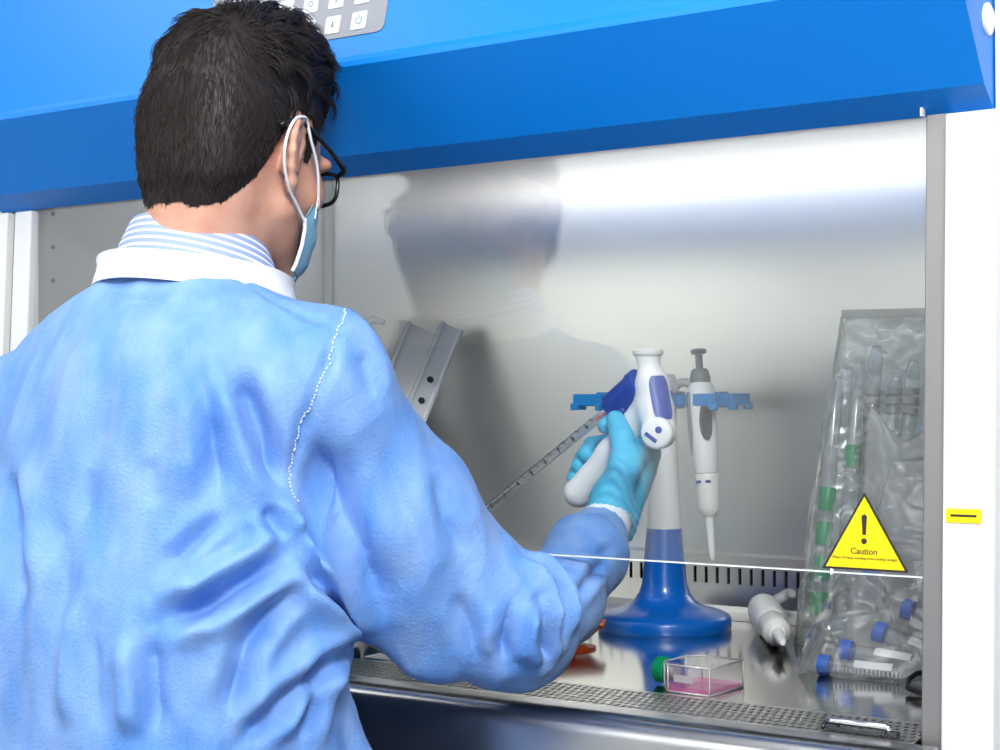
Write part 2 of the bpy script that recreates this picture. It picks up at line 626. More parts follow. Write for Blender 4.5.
def rrect(cx, cz, hw, hh, r, out0, out1):
    pts = []
    for qx, qz, a0 in ((1, -1, -PI / 2), (1, 1, 0), (-1, 1, PI / 2), (-1, -1, PI)):
        for k in range(5):
            a = a0 + k * PI / 8
            pts.append((cx + qx * (hw - r) + r * math.cos(a), (qz * (hh - r) + r * math.sin(a))))
    mb = MB()
    c = face(0, cz, 0)
    vs = []
    for out in (out0, out1):
        for px, pz in pts:
            vs.append(np.array([px, c[1], c[2]]) + pu * pz + pn * out)
    m = len(pts)
    return mb.add(vs, [tuple(range(m))[::-1], tuple(range(m, 2 * m))] + [(i, (i + 1) % m, m + (i + 1) % m, m + i) for i in range(m)])


panel = obj('control_panel', rrect(-.722, .80, .138, .074, .010, 0, .0012), 'panel_grey', cab)
panel['label'] = 'grey membrane keypad with white square keys'
for r in range(4):
    for c in range(6):
        kx, kz = -.6215 - c * .0385, .745 + r * .0305
        obj('key', rrect(kx, kz, .0108, .0108, .002, .0012, .0022), 'key_white', panel)
        ic = MB()
        cpt = face(kx, kz, .0024)
        j = (r * 6 + c) % 3
        e1, e2 = np.array([1., 0, 0]), pu
        if r == 0 and c == 0:      # power ring
            ic.tube([cpt + e1 * .0042 * math.cos(a) + e2 * .0042 * math.sin(a) for a in np.linspace(2.1, 7.3, 16)], .0005, 5)
            ic.tube([cpt + e2 * .002, cpt + e2 * .006], .0005, 5)
        elif c == 1:               # up and down arrows
            sgn = 1 if r % 2 else -1
            ic.add([cpt + e1 * .0022, cpt - e1 * .0022, cpt + e2 * .0045 * sgn, cpt - pn * .0002], [(0, 1, 2), (0, 2, 3), (1, 3, 2)])
            ic.obox(cpt - e2 * .002 * sgn, e1, e2, pn, .0009, .0022, .0001)
        elif j == 0:
            ic.obox(cpt, e1, e2, pn, .0035, .0008, .0001).obox(cpt - e2 * .002, e1, e2, pn, .0035, .0006, .0001)
        elif j == 1:
            ic.add([cpt - e1 * .003, cpt + e1 * .001 + e2 * .003, cpt + e1 * .001 - e2 * .003, cpt - pn * .0002], [(0, 2, 1), (0, 1, 3), (0, 3, 2)])
            ic.obox(cpt + e1 * .0025, e1, e2, pn, .0006, .003, .0001)
        else:
            ic.tube([cpt + e1 * .0034 * math.cos(a) + e2 * .0034 * math.sin(a) for a in np.linspace(0, 2 * PI, 13)[:-1]], .0005, 5, closed=True)
        obj('key_icon', ic, 'icon', panel)

# sliding glass sash
gl = slope_box(-W, .006, .0, .005, ZG, .70)
sash = obj('sash', gl, 'glass', cab)
sash['label'] = 'clear sliding glass sash'
obj('sash_edge', slope_box(-W, .006, -.0002, .0052, ZG - .0012, ZG), mat('glass_edge', (.85, .9, .9), .3), sash)
# interior lamp hidden behind the hood
lt = MB().tube([(-W + .04, .12, .715), (-.04, .12, .715)], .013, 12)
obj('lamp_tube', lt, 'tube_lamp', cab, smooth=True)
for x in (-W + .02, -.02):
    obj('lamp_socket', MB().box(x - .02, x + .02, .10, .14, .70, .745), 'white_plastic', cab)

# yellow caution triangle stuck on the glass
A, B, Cc = (-.1005, .1525), (-.0135, .1525), (-.058, .2275)


def glass_pt(x, z, out):
    return np.array([x, sy(z, -.0004 - out), z])


st = thing('warning_sticker', 'yellow triangular caution sticker with black exclamation mark on the glass', 'sticker', (-.057, sy(ZG), ZG))


def tri(sc, out0, out1):
    cx, cz = sum(p[0] for p in (A, B, Cc)) / 3, sum(p[1] for p in (A, B, Cc)) / 3
    pts = [(cx + (p[0] - cx) * sc, cz + (p[1] - cz) * sc) for p in (A, B, Cc)]
    vs = [glass_pt(x, z, out0) for x, z in pts] + [glass_pt(x, z, out1) for x, z in pts]
    return MB().add(vs, [(2, 1, 0), (3, 4, 5), (0, 1, 4, 3), (1, 2, 5, 4), (2, 0, 3, 5)])


obj('border', tri(1.0, 0, .0003), 'ink', st)
obj('face', tri(.91, .0003, .0005), 'yellow', st)
ex = MB()
prof = [(-.0028, .2045), (0, .2065), (.0028, .2045), (.0018, .1865), (-.0018, .1865)]
vs = [glass_pt(-.0578 + x, z, o) for o in (.0005, .0007) for x, z in prof]
ex.add(vs, [(0, 1, 2, 3, 4)[::-1], (5, 6, 7, 8, 9)] + [(i, (i + 1) % 5, 5 + (i + 1) % 5, 5 + i) for i in range(5)])
ring = [(-.0578 + .0029 * math.cos(a), .1805 + .0029 * math.sin(a)) for a in np.linspace(0, 2 * PI, 17)[:-1]]
vs = [glass_pt(x, z, o) for o in (.0005, .0007) for x, z in ring]
ex.add(vs, [tuple(range(16))[::-1], tuple(range(16, 32))] + [(i, (i + 1) % 16, 16 + (i + 1) % 16, 16 + i) for i in range(16)])
obj('exclamation_mark', ex, 'ink', st)
wo = np.array(world_origin(st))
rotm = Matrix.Rotation(math.atan(-TS) + PI / 2, 4, 'X')
for body, size, x, z in (('Caution', .0084, -.0578, .1706), ('When UV lamp working avoid looking straight', .0035, -.0575, .1640)):
    p = glass_pt(x, z, .0006) - wo
    mt = Matrix.Translation(Vector(p)) @ rotm
    text_mesh('lettering', body, size, 'brown_ink', st, mt, extrude=.0001)

# yellow marker with a dash on the white column
mk = thing('yellow_marker', 'small yellow rectangular marker with a black dash on the white column', 'sticker', (.045, sy(.2, -.0205), .199))
obj('face', slope_box(.0285, .0615, -.0212, -.0202, .2035, .2165), 'yellow', mk)
obj('dash', slope_box(.033, .057, -.0215, -.0212, .2090, .2112), 'ink', mk)

# ------------------------------------------------------------------ pipette carousel stand
SX, SY = -.538, .496
sd = thing('pipette_stand', 'blue and white pipette carousel stand with round blue base', 'pipette stand', (SX, SY, 0))
bp = [(.090, 0), (.0915, .003), (.0915, .015), (.089, .019), (.080, .0235), (.066, .0275), (.052, .032), (.042, .039), (.035, .049), (.031, .062),
      (.0295, .078), (.0265, .11), (.0240, .138)]
obj('base', MB().lathe(bp, 56, (SX, SY, 0)), 'stand_blue', sd, smooth=True, sharp=50)
obj('column', MB().lathe([(.0238, .138), (.0205, .20), (.0185, .26), (.0175, .345), (.015, .350), (.0, .351)], 40, (SX, SY, 0)), 'white_plastic', sd, smooth=True, sharp=50)
obj('hub', MB().lathe([(.0175, .302), (.030, .304), (.031, .309), (.031, .321), (.030, .326), (.0175, .328)], 40, (SX, SY, 0)), 'clip_blue', sd, smooth=True, sharp=40)


def holder(ang, k=1.0, zz=.315):
    """one spoke of the carousel with an open clip at its end"""
    d = np.array([math.cos(ang), math.sin(ang), 0])
    e = np.array([-d[1], d[0], 0])
    u = np.array([0, 0, 1.0])
    c = np.array([SX, SY, zz])
    mb = MB()
    mb.obox(c + d * .052 * k, d, e, u, .026 * k, .008, .0075)
    mb.obox(c + d * .083 * k, d, e, u, .0075, .022, .011)
    for sg in (-1, 1):
        mb.obox(c + d * (.083 * k + .022) + e * .0205 * sg, d, e, u, .018, .0036, .0085)
        mb.obox(c + d * (.083 * k + .038) + e * .0205 * sg - u * .009, d, e, u, .006, .0042, .005)
    o = obj('holder', mb, 'clip_blue', sd, bevel=.0018)
    return o


for ang, k in ((PI + .30, 1.0), (-.21, .80), (.95, 1.0), (2.2, 1.0), (4.55, .9)):
    holder(ang, k)

# ------------------------------------------------------------------ micropipettes


def micropipette(name, label, loc, rot, scl=(1.10, 1.10, .975)):
    t = thing(name, label, 'pipette', loc, rot, group='single-channel micropipettes')
    t.scale = scl
    k = dict(world=False, smooth=True, sharp=40)
    # local z runs from tip (0) to plunger (.285)
    obj('tip_cone', MB().lathe([(.0022, 0), (.0034, .003), (.0044, .012), (.0058, .058), (.0068, .062)], 20), 'white_plastic', t, **k)
    obj('ejector_sleeve', MB().lathe([(.0072, .060), (.0128, .068), (.0138, .075), (.0148, .118), (.0142, .120)], 28), 'off_white', t, **k)
    for sg in (-1, 1):
        obj('sleeve_mark', MB().obox((.006 * sg, -.0135, .109), (1, 0, .0), (0, 1, 0), (0, 0, 1), .0034, .0014, .002), 'navy', t, world=False, bevel=.001)
    bd = MB()
    prof = [(.0146, .1205), (.0158, .125), (.0172, .16), (.0180, .20), (.0182, .225), (.0165, .240), (.012, .247)]
    nseg = 32
    vs, fs = [], []
    for r, h in prof:
        for q in range(nseg):
            a = 2 * PI * q / nseg
            vs.append((r * math.cos(a) * .94, r * math.sin(a) * 1.0, h))
    for i in range(len(prof) - 1):
        for q in range(nseg):
            q2 = (q + 1) % nseg
            fs.append((i * nseg + q, i * nseg + q2, (i + 1) * nseg + q2, (i + 1) * nseg + q))
    fs += [tuple(range(nseg))[::-1], tuple((len(prof) - 1) * nseg + q for q in range(nseg))]
    obj('body', bd.add(vs, fs), 'white_plastic', t, **k)
    # oval dark window and grey grip down the left flank
    ov = MB()
    pts = [(math.cos(a), math.sin(a)) for a in np.linspace(0, 2 * PI, 25)[:-1]]
    vv = []
    for out in (.0, .0022):
        for px, pz in pts:
            zz = .193 + .028 * pz
            rr = float(np.interp(zz, [p[1] for p in prof], [p[0] for p in prof])) + out - .0006
            an = -1.05 + .42 * px * (1 - .15 * pz)
            vv.append((rr * math.cos(an), rr * math.sin(an), zz))
    m_ = len(pts)
    ov.add(vv, [tuple(range(m_))[::-1], tuple(range(m_, 2 * m_))] + [(i, (i + 1) % m_, m_ + (i + 1) % m_, m_ + i) for i in range(m_)])
    obj('volume_window', ov, 'dark_plastic', t, world=False)
    gr = MB()
    vv = []
    zs = np.linspace(.145, .232, 10)
    for out in (0, .0016):
        for zz in zs:
            rr = float(np.interp(zz, [p[1] for p in prof], [p[0] for p in prof])) + out - .0004
            hw = .34 * min(1, (zz - .142) / .03)
            for an in (PI + .72 - hw, PI + .72 + hw):
                vv.append((rr * math.cos(an), rr * math.sin(an), zz))
    L = len(zs)
    ff = []
    for i in range(L - 1):
        a, b = 2 * i, 2 * (i + 1)
        o2 = 2 * L
        ff += [(a, a + 1, b + 1, b), (o2 + a, o2 + b, o2 + b + 1, o2 + a + 1), (a, b, o2 + b, o2 + a), (a + 1, o2 + a + 1, o2 + b + 1, b + 1)]
    obj('grip_inlay', gr.add(vv, ff), 'mid_grey', t, world=False)
    # finger hook
    hk = [(-.012, 0, .243), (-.019, 0, .247), (-.027, 0, .247), (-.033, 0, .241), (-.0335, 0, .234)]
    obj('finger_hook', MB().tube(hk, [.006, .0062, .0060, .0056, .004], 12), 'mid_grey', t, **k)
    obj('collar', MB().lathe([(.0125, .244), (.0128, .252), (.0105, .262), (.0075, .265)], 24), 'grey_plastic', t, **k)
    obj('plunger', MB().lathe([(.0045, .262), (.0045, .284), (.0085, .285), (.0098, .288), (.0095, .291), (.006, .2925)], 24), 'grey_plastic', t, **k)
    return t


micropipette('micropipette', 'white and grey micropipette hanging upright from the blue carousel clip', (-.4560, .4790, .0995), (0, math.radians(-3.6), math.radians(8)))
micropipette('micropipette', 'white and grey micropipette lying flat on the steel deck, tip towards the grille', (-.292, .340, .0200), (math.radians(-92.0), math.radians(150), math.radians(29)), (1.32, 1.32, 1.05))

# ------------------------------------------------------------------ culture flask
M['flask'] = clear_film('clear_polystyrene', (.97, .96, .975), .07, .05, .03, (1, .97, 1), 3.0)
M['medium'] = mat('pink_medium', (.86, .16, .48), .15, alpha=.42)
ft = thing('culture_flask', 'clear culture flask of pink medium with a green cap, lying on the deck', 'flask', (-.287, .112, 0), (0, 0, math.radians(-4)))
FX, FY, FZ = .0325, .036, .030


def flask_shell(i, z0, z1):
    return [(-FX + i, -FY * .62 + i, z0), (-FX + .013, -FY + i, z0), (FX - i, -FY + i, z0), (FX - i, FY - i, z0), (-FX + .013, FY - i, z0), (-FX + i, FY * .62 - i, z0)]


def shell_mesh(i, z0, z1):
    a, b = flask_shell(i, z0, z1), flask_shell(i, z1, z1)
    return MB().add(a + b, [(5, 4, 3, 2, 1, 0), (6, 7, 8, 9, 10, 11)] + [(q, (q + 1) % 6, 6 + (q + 1) % 6, 6 + q) for q in range(6)])


obj('body', shell_mesh(0, .001, FZ), 'flask', ft, world=False, bevel=.0012)
rim = MB()
for z in (.0012, FZ):
    ring = [(x, y, z) for x, y, _ in flask_shell(0, 0, 0)]
    rim.tube(ring, .0011, 6, closed=True)
for x, y, _ in flask_shell(0, 0, 0):
    rim.tube([(x, y, .001), (x, y, FZ)], .0011, 6)
M['flask_edge'] = clear_film('clear_polystyrene_edge', (.97, .97, .98), .22, .08, .75, (1, .98, 1), 2.0)
obj('rim', rim, 'flask_edge', ft, world=False, smooth=True)
obj('medium', shell_mesh(.0013, .0022, .0060), 'medium', ft, world=False)
obj('label_patch', MB().box(-.012, .012, -FY - .0006, -FY - .0001, .012, .020), 'flask_edge', ft, world=False)
obj('neck', MB().lathe([(.0095, 0), (.0095, .012)], 20, (-FX - .010, 0, .0165), (1, 0, 0)), 'flask_edge', ft, world=False, smooth=True, sharp=40)
cp = [(.0128, 0), (.0138, .0012), (.0138, .0135), (.0128, .0145)]
capo = obj('cap', MB().lathe(cp, 28, (-FX - .0235, 0, .0165), (1, 0, 0)), 'green', ft, world=False, smooth=True, sharp=40)
rb = MB()
for q in range(28):
    a = 2 * PI * q / 28
    rb.obox((-FX - .0165, .0139 * math.cos(a), .0165 + .0139 * math.sin(a)), (1, 0, 0), (0, math.cos(a), math.sin(a)), (0, -math.sin(a), math.cos(a)), .0055, .0004, .0006)
obj('cap_rib', rb, 'green', capo, world=False)

# ------------------------------------------------------------------ orange rack half hidden by the sleeve
og = thing('orange_rack', 'small orange plastic funnel rack standing behind the sleeve', 'rack', (-.556, .275, 0))
tr = MB()
P = [(-.075, -.045), (.000, -.050), (.042, .010), (.020, .055), (-.06, .05)]
zt = .029
a = [(-.556 + x, .275 + y, zt) for x, y in P]
b = [(-.556 + x * .55, .275 + y * .55, zt - .018) for x, y in P]
obj('tray', MB().add(a + b, [(0, 1, 2, 3, 4)[::-1], (5, 6, 7, 8, 9)] + [(i, (i + 1) % 5, 5 + (i + 1) % 5, 5 + i) for i in range(5)][::1]), 'orange', og, bevel=.002)
obj('rim', MB().tube([(x, y, zt) for x, y, _ in a], .0028, 8, closed=True), 'orange', og, smooth=True)
obj('stem', MB().lathe([(.008, .004), (.008, .018)], 18, (-.556, .275, 0)), 'orange', og, smooth=True, sharp=40)
obj('foot', MB().lathe([(.034, 0), (.034, .003), (.010, .0055)], 28, (-.556, .275, 0)), 'orange', og, smooth=True, sharp=40)

# ------------------------------------------------------------------ white tray slabs leaning on the back wall at the far end
def leaning_slab(name, label, x0, x1, ytop, ztop, ybot, deep, holes, m):
    """narrow tray standing on its end and leaning back; its broad face looks along +x"""
    t = thing(name, label, 'tray', ((x0 + x1) / 2, ybot, 0))
    lean = np.array([0, ytop - ybot, ztop])
    L = float(np.linalg.norm(lean))
    uu = lean / L
    nn = np.array([0, -uu[2], uu[1]])
    mid = np.array([(x0 + x1) / 2, ybot, 0]) + uu * (L / 2 + .018) + nn * deep
    ex = np.array([1., 0, 0])
    tw = math.radians(42)          # turned a little towards the opening
    ex, nn = ex * math.cos(tw) + nn * math.sin(tw), nn * math.cos(tw) - ex * math.sin(tw)
    hx = (x1 - x0) / 2
    obj('panel', MB().obox(mid, ex, nn, uu, hx * .7, deep, L / 2), m, t, bevel=.003)
    for sg in (-1, 1):
        obj('rim', MB().obox(mid + nn * sg * (deep - .003), ex, nn, uu, hx, .003, L / 2), m, t, bevel=.0015)
    for h in holes:
        c = mid + uu * (L / 2 - h) + ex * hx * .68
        obj('hole', MB().lathe([(.0055, 0), (.0055, .0012)], 14, c, ex), 'slot_shade', t)  # dark disc painted as the shade inside a hole
    return t


leaning_slab('white_tray', 'narrow white plastic tray with two holes leaning on the steel back wall', -.990, -.972, .615, .405, .33, .019, (.105, .145), 'white_plastic')
leaning_slab('white_tray', 'narrow plain off-white tray leaning beside the tray with holes', -1.040, -1.018, .605, .398, .33, .026, (), 'off_white')
sw = thing('wash_bottle', 'white wash bottle with angled spout behind the leaning trays', 'bottle', (-1.120, .545, 0))
obj('body', MB().lathe([(.036, 0), (.040, .004), (.041, .012), (.041, .24), (.037, .268), (.022, .292), (.019, .300)], 32, (-1.120, .545, 0)), 'white_plastic', sw, smooth=True, sharp=40)
obj('cap', MB().lathe([(.021, .300), (.021, .325), (.015, .332), (.007, .336)], 28, (-1.120, .545, 0)), 'white_plastic', sw, smooth=True, sharp=40)
obj('spout', MB().tube([(-1.120, .545, .33), (-1.118, .546, .40), (-1.110, .550, .435), (-1.098, .556, .446), (-1.080, .562, .440)], [.0085, .0085, .008, .007, .004], 12), 'off_white', sw, smooth=True)

# small printed tag by the grille
tg = thing('paper_tag', 'small white printed paper tag on the deck under the sleeve', 'tag', (-.705, .098, 0))
obj('paper', MB().box(-.735, -.688, .082, .112, 0, .0006), 'paper', tg)
for i in range(3):
    obj('print_line', MB().box(-.730 + .003 * i, -.694, .087 + .008 * i, .0885 + .008 * i, .0006, .0008), 'ink', tg)

# ------------------------------------------------------------------ centrifuge tubes in a clear bag
M['tube_clear'] = clear_film('clear_polypropylene', (.93, .95, .97), .06, .12, .14, (.95, .97, 1), 2.5)
M['tube_label'] = mat('tube_print_white', (.85, .87, .9), .6)


def centrifuge_tube(label, loc, az, el, roll=0.0, ticks=True):
    """local x runs from the cap to the conical tip"""
    t = thing('centrifuge_tube', label, 'test tube', loc, (roll, -el, az), group='blue-capped tubes in the clear bag')
    k = dict(world=False, smooth=True, sharp=40)
    bd = obj('barrel', MB().lathe([(.0088, .010), (.0088, .098), (.0075, .105), (.003, .119), (.0015, .1205)], 24, (0, 0, 0), (1, 0, 0)), 'tube_clear', t, **k)
    obj('cap', MB().lathe([(.0105, 0), (.0115, .001), (.0115, .0125), (.0110, .0135)], 24, (0, 0, 0), (1, 0, 0)), 'cap_blue', t, **k)
    rb = MB()
    for q in range(24):
        a = 2 * PI * q / 24
        rb.obox((.007, .0116 * math.cos(a), .0116 * math.sin(a)), (1, 0, 0), (0, math.cos(a), math.sin(a)), (0, -math.sin(a), math.cos(a)), .0048, .0005, .0007)
    obj('cap_rib', rb, 'cap_blue', t, world=False)
    lb = MB()
    vs = [(x, r * math.sin(a), r * math.cos(a)) for r in (.0090, .0092) for x in (.042, .085) for a in np.linspace(.25, 1.9, 8)]
    ff = []
    for o_ in (0, 16):
        for i in range(7):
            ff.append((o_ + i, o_ + i + 1, o_ + 8 + i + 1, o_ + 8 + i))
    obj('label_area', lb.add(vs, ff), 'tube_label', bd, world=False)
    if ticks:
        tk = MB()
        for i in range(17):
            x = .020 + i * .0047
            tk.tube([(x, .0091 * math.sin(a), .0091 * math.cos(a)) for a in np.linspace(-.5, .15, 5)], .0006, 4)
        obj('scale_mark', tk, 'tube_label', bd, world=False)
    return t


GX, GY = -.155, .30
centrifuge_tube('blue-capped clear tube with white scale marks, lowest in the clear bag', (-.213, .262, .0125), math.radians(8), math.radians(-2.0), PI / 2)
centrifuge_tube('blue-capped clear tube resting on the marked tube in the bag', (-.200, .298, .0260), math.radians(0), math.radians(-5), PI / 2, False)
centrifuge_tube('blue-capped clear tube lying highest in the bag, tip dipping down', (-.163, .306, .0500), math.radians(4), math.radians(-18), PI / 2, False)
centrifuge_tube('blue-capped tube at the rear of the bag pointing at the side wall', (-.140, .335, .0740), math.radians(6), math.radians(-14), 1.0, False)
centrifuge_tube('blue-capped tube standing on end at the rear of the bag', (-.185, .350, .123), math.radians(30), math.radians(-74), 1.0, False)


def fbm(P, scale, seed, octaves=3):
    """cheap smooth pseudo-noise built from rotated sines"""
    r = np.random.default_rng(seed)
    out = np.zeros(len(P))
    amp = 1.0
    for o in range(octaves):
        for _ in range(5):
            k = r.normal(size=3)
            k *= scale / np.linalg.norm(k) * r.uniform(.6, 1.4)
            ph = r.uniform(0, 6.28)
            out += amp * np.sin(P @ k + ph + 1.3 * np.sin(P @ np.roll(k, 1) * .7 + ph * 2))
        scale *= 2.1
        amp *= .5
    return out / 5.0


def ridged(P, scale, seed, octaves=2):
    r = np.random.default_rng(seed)
    out = np.zeros(len(P))
    amp = 1.0
    for o in range(octaves):
        out += amp * (1 - 2 * np.minimum(1, np.abs(1.4 * fbm(P, scale, seed + 17 * o + 1, 1))))
        scale *= 2.0
        amp *= .5
    return out


def bag_mesh(cfun, nu, nv, amp, scale, seed):
    """closed crumpled pillow; cfun(u, v) -> point on the smooth bag, u round, v bottom to top"""
    V, F = [], []
    for j in range(nv):
        for i in range(nu):
            V.append(cfun(i / nu, j / (nv - 1)))
    V = np.array(V)
    for j in range(nv - 1):
        for i in range(nu):
            i2 = (i + 1) % nu
            F.append((j * nu + i, j * nu + i2, (j + 1) * nu + i2, (j + 1) * nu + i))
    F.append(tuple(range(nu))[::-1])
    F.append(tuple((nv - 1) * nu + i for i in range(nu)))
    c = V.mean(0)
    d = V - c
    d /= np.linalg.norm(d, axis=1)[:, None] + 1e-9
    V = V + d * (amp * ridged(V, scale, seed))[:, None]
    return V, F


M['bag'] = clear_film('clear_bag_film', (.985, .988, .99), .05, .12, .12, (1, 1, 1), 2.2, 10)
M['pouch'] = clear_film('clear_pouch_film', (.955, .985, .970), .12, .16, .17, (.93, .99, .96), 2.0, 22)


def bagf(u, v):
    a = 2 * PI * u
    base = np.array([-.135, .318, .0])
    # wide on the deck, gathered to a flattened neck that leans back to the rear
    wx = np.interp(v, [0, .06, .22, .5, .75, 1], [.098, .118, .110, .085, .062, .052])
    wy = np.interp(v, [0, .06, .22, .5, .75, 1], [.062, .078, .074, .056, .026, .006])
    z = np.interp(v, [0, .06, .22, .5, .75, 1], [.0022, .009, .045, .105, .165, .245])
    cx = np.interp(v, [0, .5, 1], [0, .012, .030])
    cy = np.interp(v, [0, .5, 1], [0, .02, .03])
    ca, sa = math.cos(a), math.sin(a)
    q = 2.6
    x = wx * np.sign(ca) * abs(ca) ** (2 / q)
    y = wy * np.sign(sa) * abs(sa) ** (2 / q)
    return (base[0] + cx + x, base[1] + cy + y, z)


V, F = bag_mesh(bagf, 110, 76, .0058, 46, 3)
V[:, 2] = np.maximum(V[:, 2], .0006)
V[:, 0] = np.minimum(V[:, 0], -.003)
tag(link_mesh('clear_bag', V, F, 'bag', smooth=True, origin=(-.135, .318, 0)), 'crumpled clear plastic bag holding blue-capped tubes on the deck', 'bag')

# tall clear pouch of wrapped pipettes standing behind the bag of tubes


def pouchf(u, v):
    a = 2 * PI * u
    wx = np.interp(v, [0, .1, .9, 1], [.108, .112, .100, .098])
    wy = np.interp(v, [0, .1, .6, .95, 1], [.034, .036, .024, .006, .0015])
    z = np.interp(v, [0, .03, 1], [.0025, .006, .425])
    ca, sa = math.cos(a), math.sin(a)
    x = wx * np.sign(ca) * abs(ca) ** .75
    y = wy * np.sign(sa) * abs(sa) ** .75
    return (-.222 + x + .012 * v, .475 + y + .105 * v, z)


V, F = bag_mesh(pouchf, 120, 110, .0062, 40, 11)
V[:, 2] = np.maximum(V[:, 2], .0006)
V[:, 0] = np.minimum(V[:, 0], -.004)
pch = tag(link_mesh('clear_pouch', V, F, 'pouch', smooth=True, origin=(-.222, .475, 0)), 'tall crumpled clear pouch leaning in the corner behind the tube bag', 'bag')
# welded top seam and side seam of the pouch
obj('top_seam', MB().obox((-.210, .578, .428), (1, 0, -.01), (0, 1, 0), (0, 0, 1), .100, .0012, .006), mat('seam_cream', (.72, .73, .66), .4, alpha=.75), pch)
obj('side_seam', MB().tube([(-.331, .476, .006), (-.324, .52, .2), (-.309, .577, .425)], .0022, 6), mat('seam_beige', (.66, .62, .54), .4, alpha=.55), pch, smooth=True)

# inside the pouch: wrapped pipettes with green bands, and a folded paper sheet
pw = [(-.305, .470, .50), (-.280, .482, .47), (-.255, .472, .52), (-.230, .484, .49), (-.205, .474, .45)]
for i, (x, y, s) in enumerate(pw):
    t = thing('wrapped_pipette', ['wrapped serological pipette by the pouch seam, green plug bands stacked near its foot',
                                  'wrapped serological pipette second from the pouch side seam',
                                  'wrapped serological pipette in the middle of the pouch',
                                  'wrapped serological pipette behind the folded paper sheet',
                                  'wrapped serological pipette at the column side of the pouch'][i], 'pipette', (x, y, .004), (math.radians(-9.5), math.radians(1.5), 0),
              group='wrapped pipettes in the pouch')
    obj('sleeve', MB().lathe([(.0085, 0), (.0095, .004), (.0095, .33 + .02 * (i % 3)), (.006, .345 + .02 * (i % 3))], 14), M['tube_clear'], t, world=False, smooth=True, sharp=40)
    bands = (.05, .095, .14, .185) if i == 0 else ((.20 + .02 * i, .245) if i in (2, 3) else (.24,))
    for z in bands:
        obj('green_band', MB().lathe([(.0104, z - .016), (.0112, z - .012), (.0112, z + .010), (.0102, z + .014)], 16), 'green', t, world=False, smooth=True, sharp=40)
    if i > 1:
        for z in np.linspace(.30, .325, 3):
            obj('grey_band', MB().lathe([(.0102, z - .004), (.0102, z + .004)], 16), 'mid_grey', t, world=False, smooth=True, sharp=40)

# folded white sheet standing in the tube bag's rear, and a small white label
sh = thing('paper_sheet', 'folded translucent white sheet standing between bag and pouch', 'paper', (-.155, .40, 0))
vs, fs = [], []
nx_, nz_ = 14, 22
for k_ in range(nz_):
    for i_ in range(nx_):
        s_, t_ = i_ / (nx_ - 1), k_ / (nz_ - 1)
        vs.append((-.245 + .020 * t_ + s_ * (.165 - .03 * t_), .415 + .010 * math.sin(7 * s_ + 3 * t_) + .02 * t_, .001 + t_ * (.285 + .02 * math.sin(9 * s_ + 1))))
for k_ in range(nz_ - 1):
    for i_ in range(nx_ - 1):
        a_ = k_ * nx_ + i_
        fs.append((a_, a_ + 1, a_ + nx_ + 1, a_ + nx_))
M['sheet'] = clear_film('milky_sheet', (1, 1, 1), .10, .2, .60, (.95, .96, .97), 2.0, 20)
s_o = link_mesh('sheet', vs, fs, 'sheet', sh, smooth=True)
so = s_o.modifiers.new('thickness', 'SOLIDIFY')
so.thickness = .0006
wl = thing('paper_label', 'small plain white card tucked into the top of the tube bag', 'label', (-.094, .30, .096))
obj('card', MB().obox((-.094, .300, .117), (1, 0, .1), (0, 1, .2), (-.1, -.2, 1), .017, .0005, .017), 'paper', wl)

# ------------------------------------------------------------------ small things near the column
lp = thing('black_loop', 'glossy black wire loop on the deck by the white column', 'handle', (-.072, .215, 0))
obj('loop', MB().tube([(-.040, .205, .004), (-.072, .200, .004), (-.088, .208, .006), (-.093, .222, .012), (-.088, .236, .018), (-.070, .245, .020), (-.040, .247, .018)], .0032, 10), 'black', lp, smooth=True)
obj('sleeve', MB().tube([(-.046, .2052, .004), (-.030, .206, .004)], .0045, 10), 'black', lp, smooth=True)

hb = thing('lift_handle', 'small shiny metal bar handle lying on the perforated grille', 'handle', (-.056, -.010, 0))
obj('bar', MB().tube([(-.090, -.008, .006), (-.085, -.009, .009), (-.030, -.012, .009), (-.024, -.012, .006)], .0036, 12), 'chrome', hb, smooth=True)
for x, y in ((-.088, -.008), (-.027, -.012)):
    obj('end_clip', MB().tube([(x - .004, y - .008, .002), (x - .004, y, .0065), (x - .002, y + .010, .002)], .002, 8), 'black', hb, smooth=True)
    obj('foot', MB().obox((x + .004, y, .0026), (1, 0, 0), (0, 1, 0), (0, 0, 1), .005, .006, .0026), 'dark_plastic', hb, bevel=.001)
obj('base_strip', MB().obox((-.057, -.0145, .0018), (1, -.06, 0), (.06, 1, 0), (0, 0, 1), .030, .0035, .0018), 'dark_plastic', hb, bevel=.0008)

# ------------------------------------------------------------------ smooth solid modelling: blended distance fields turned into quads


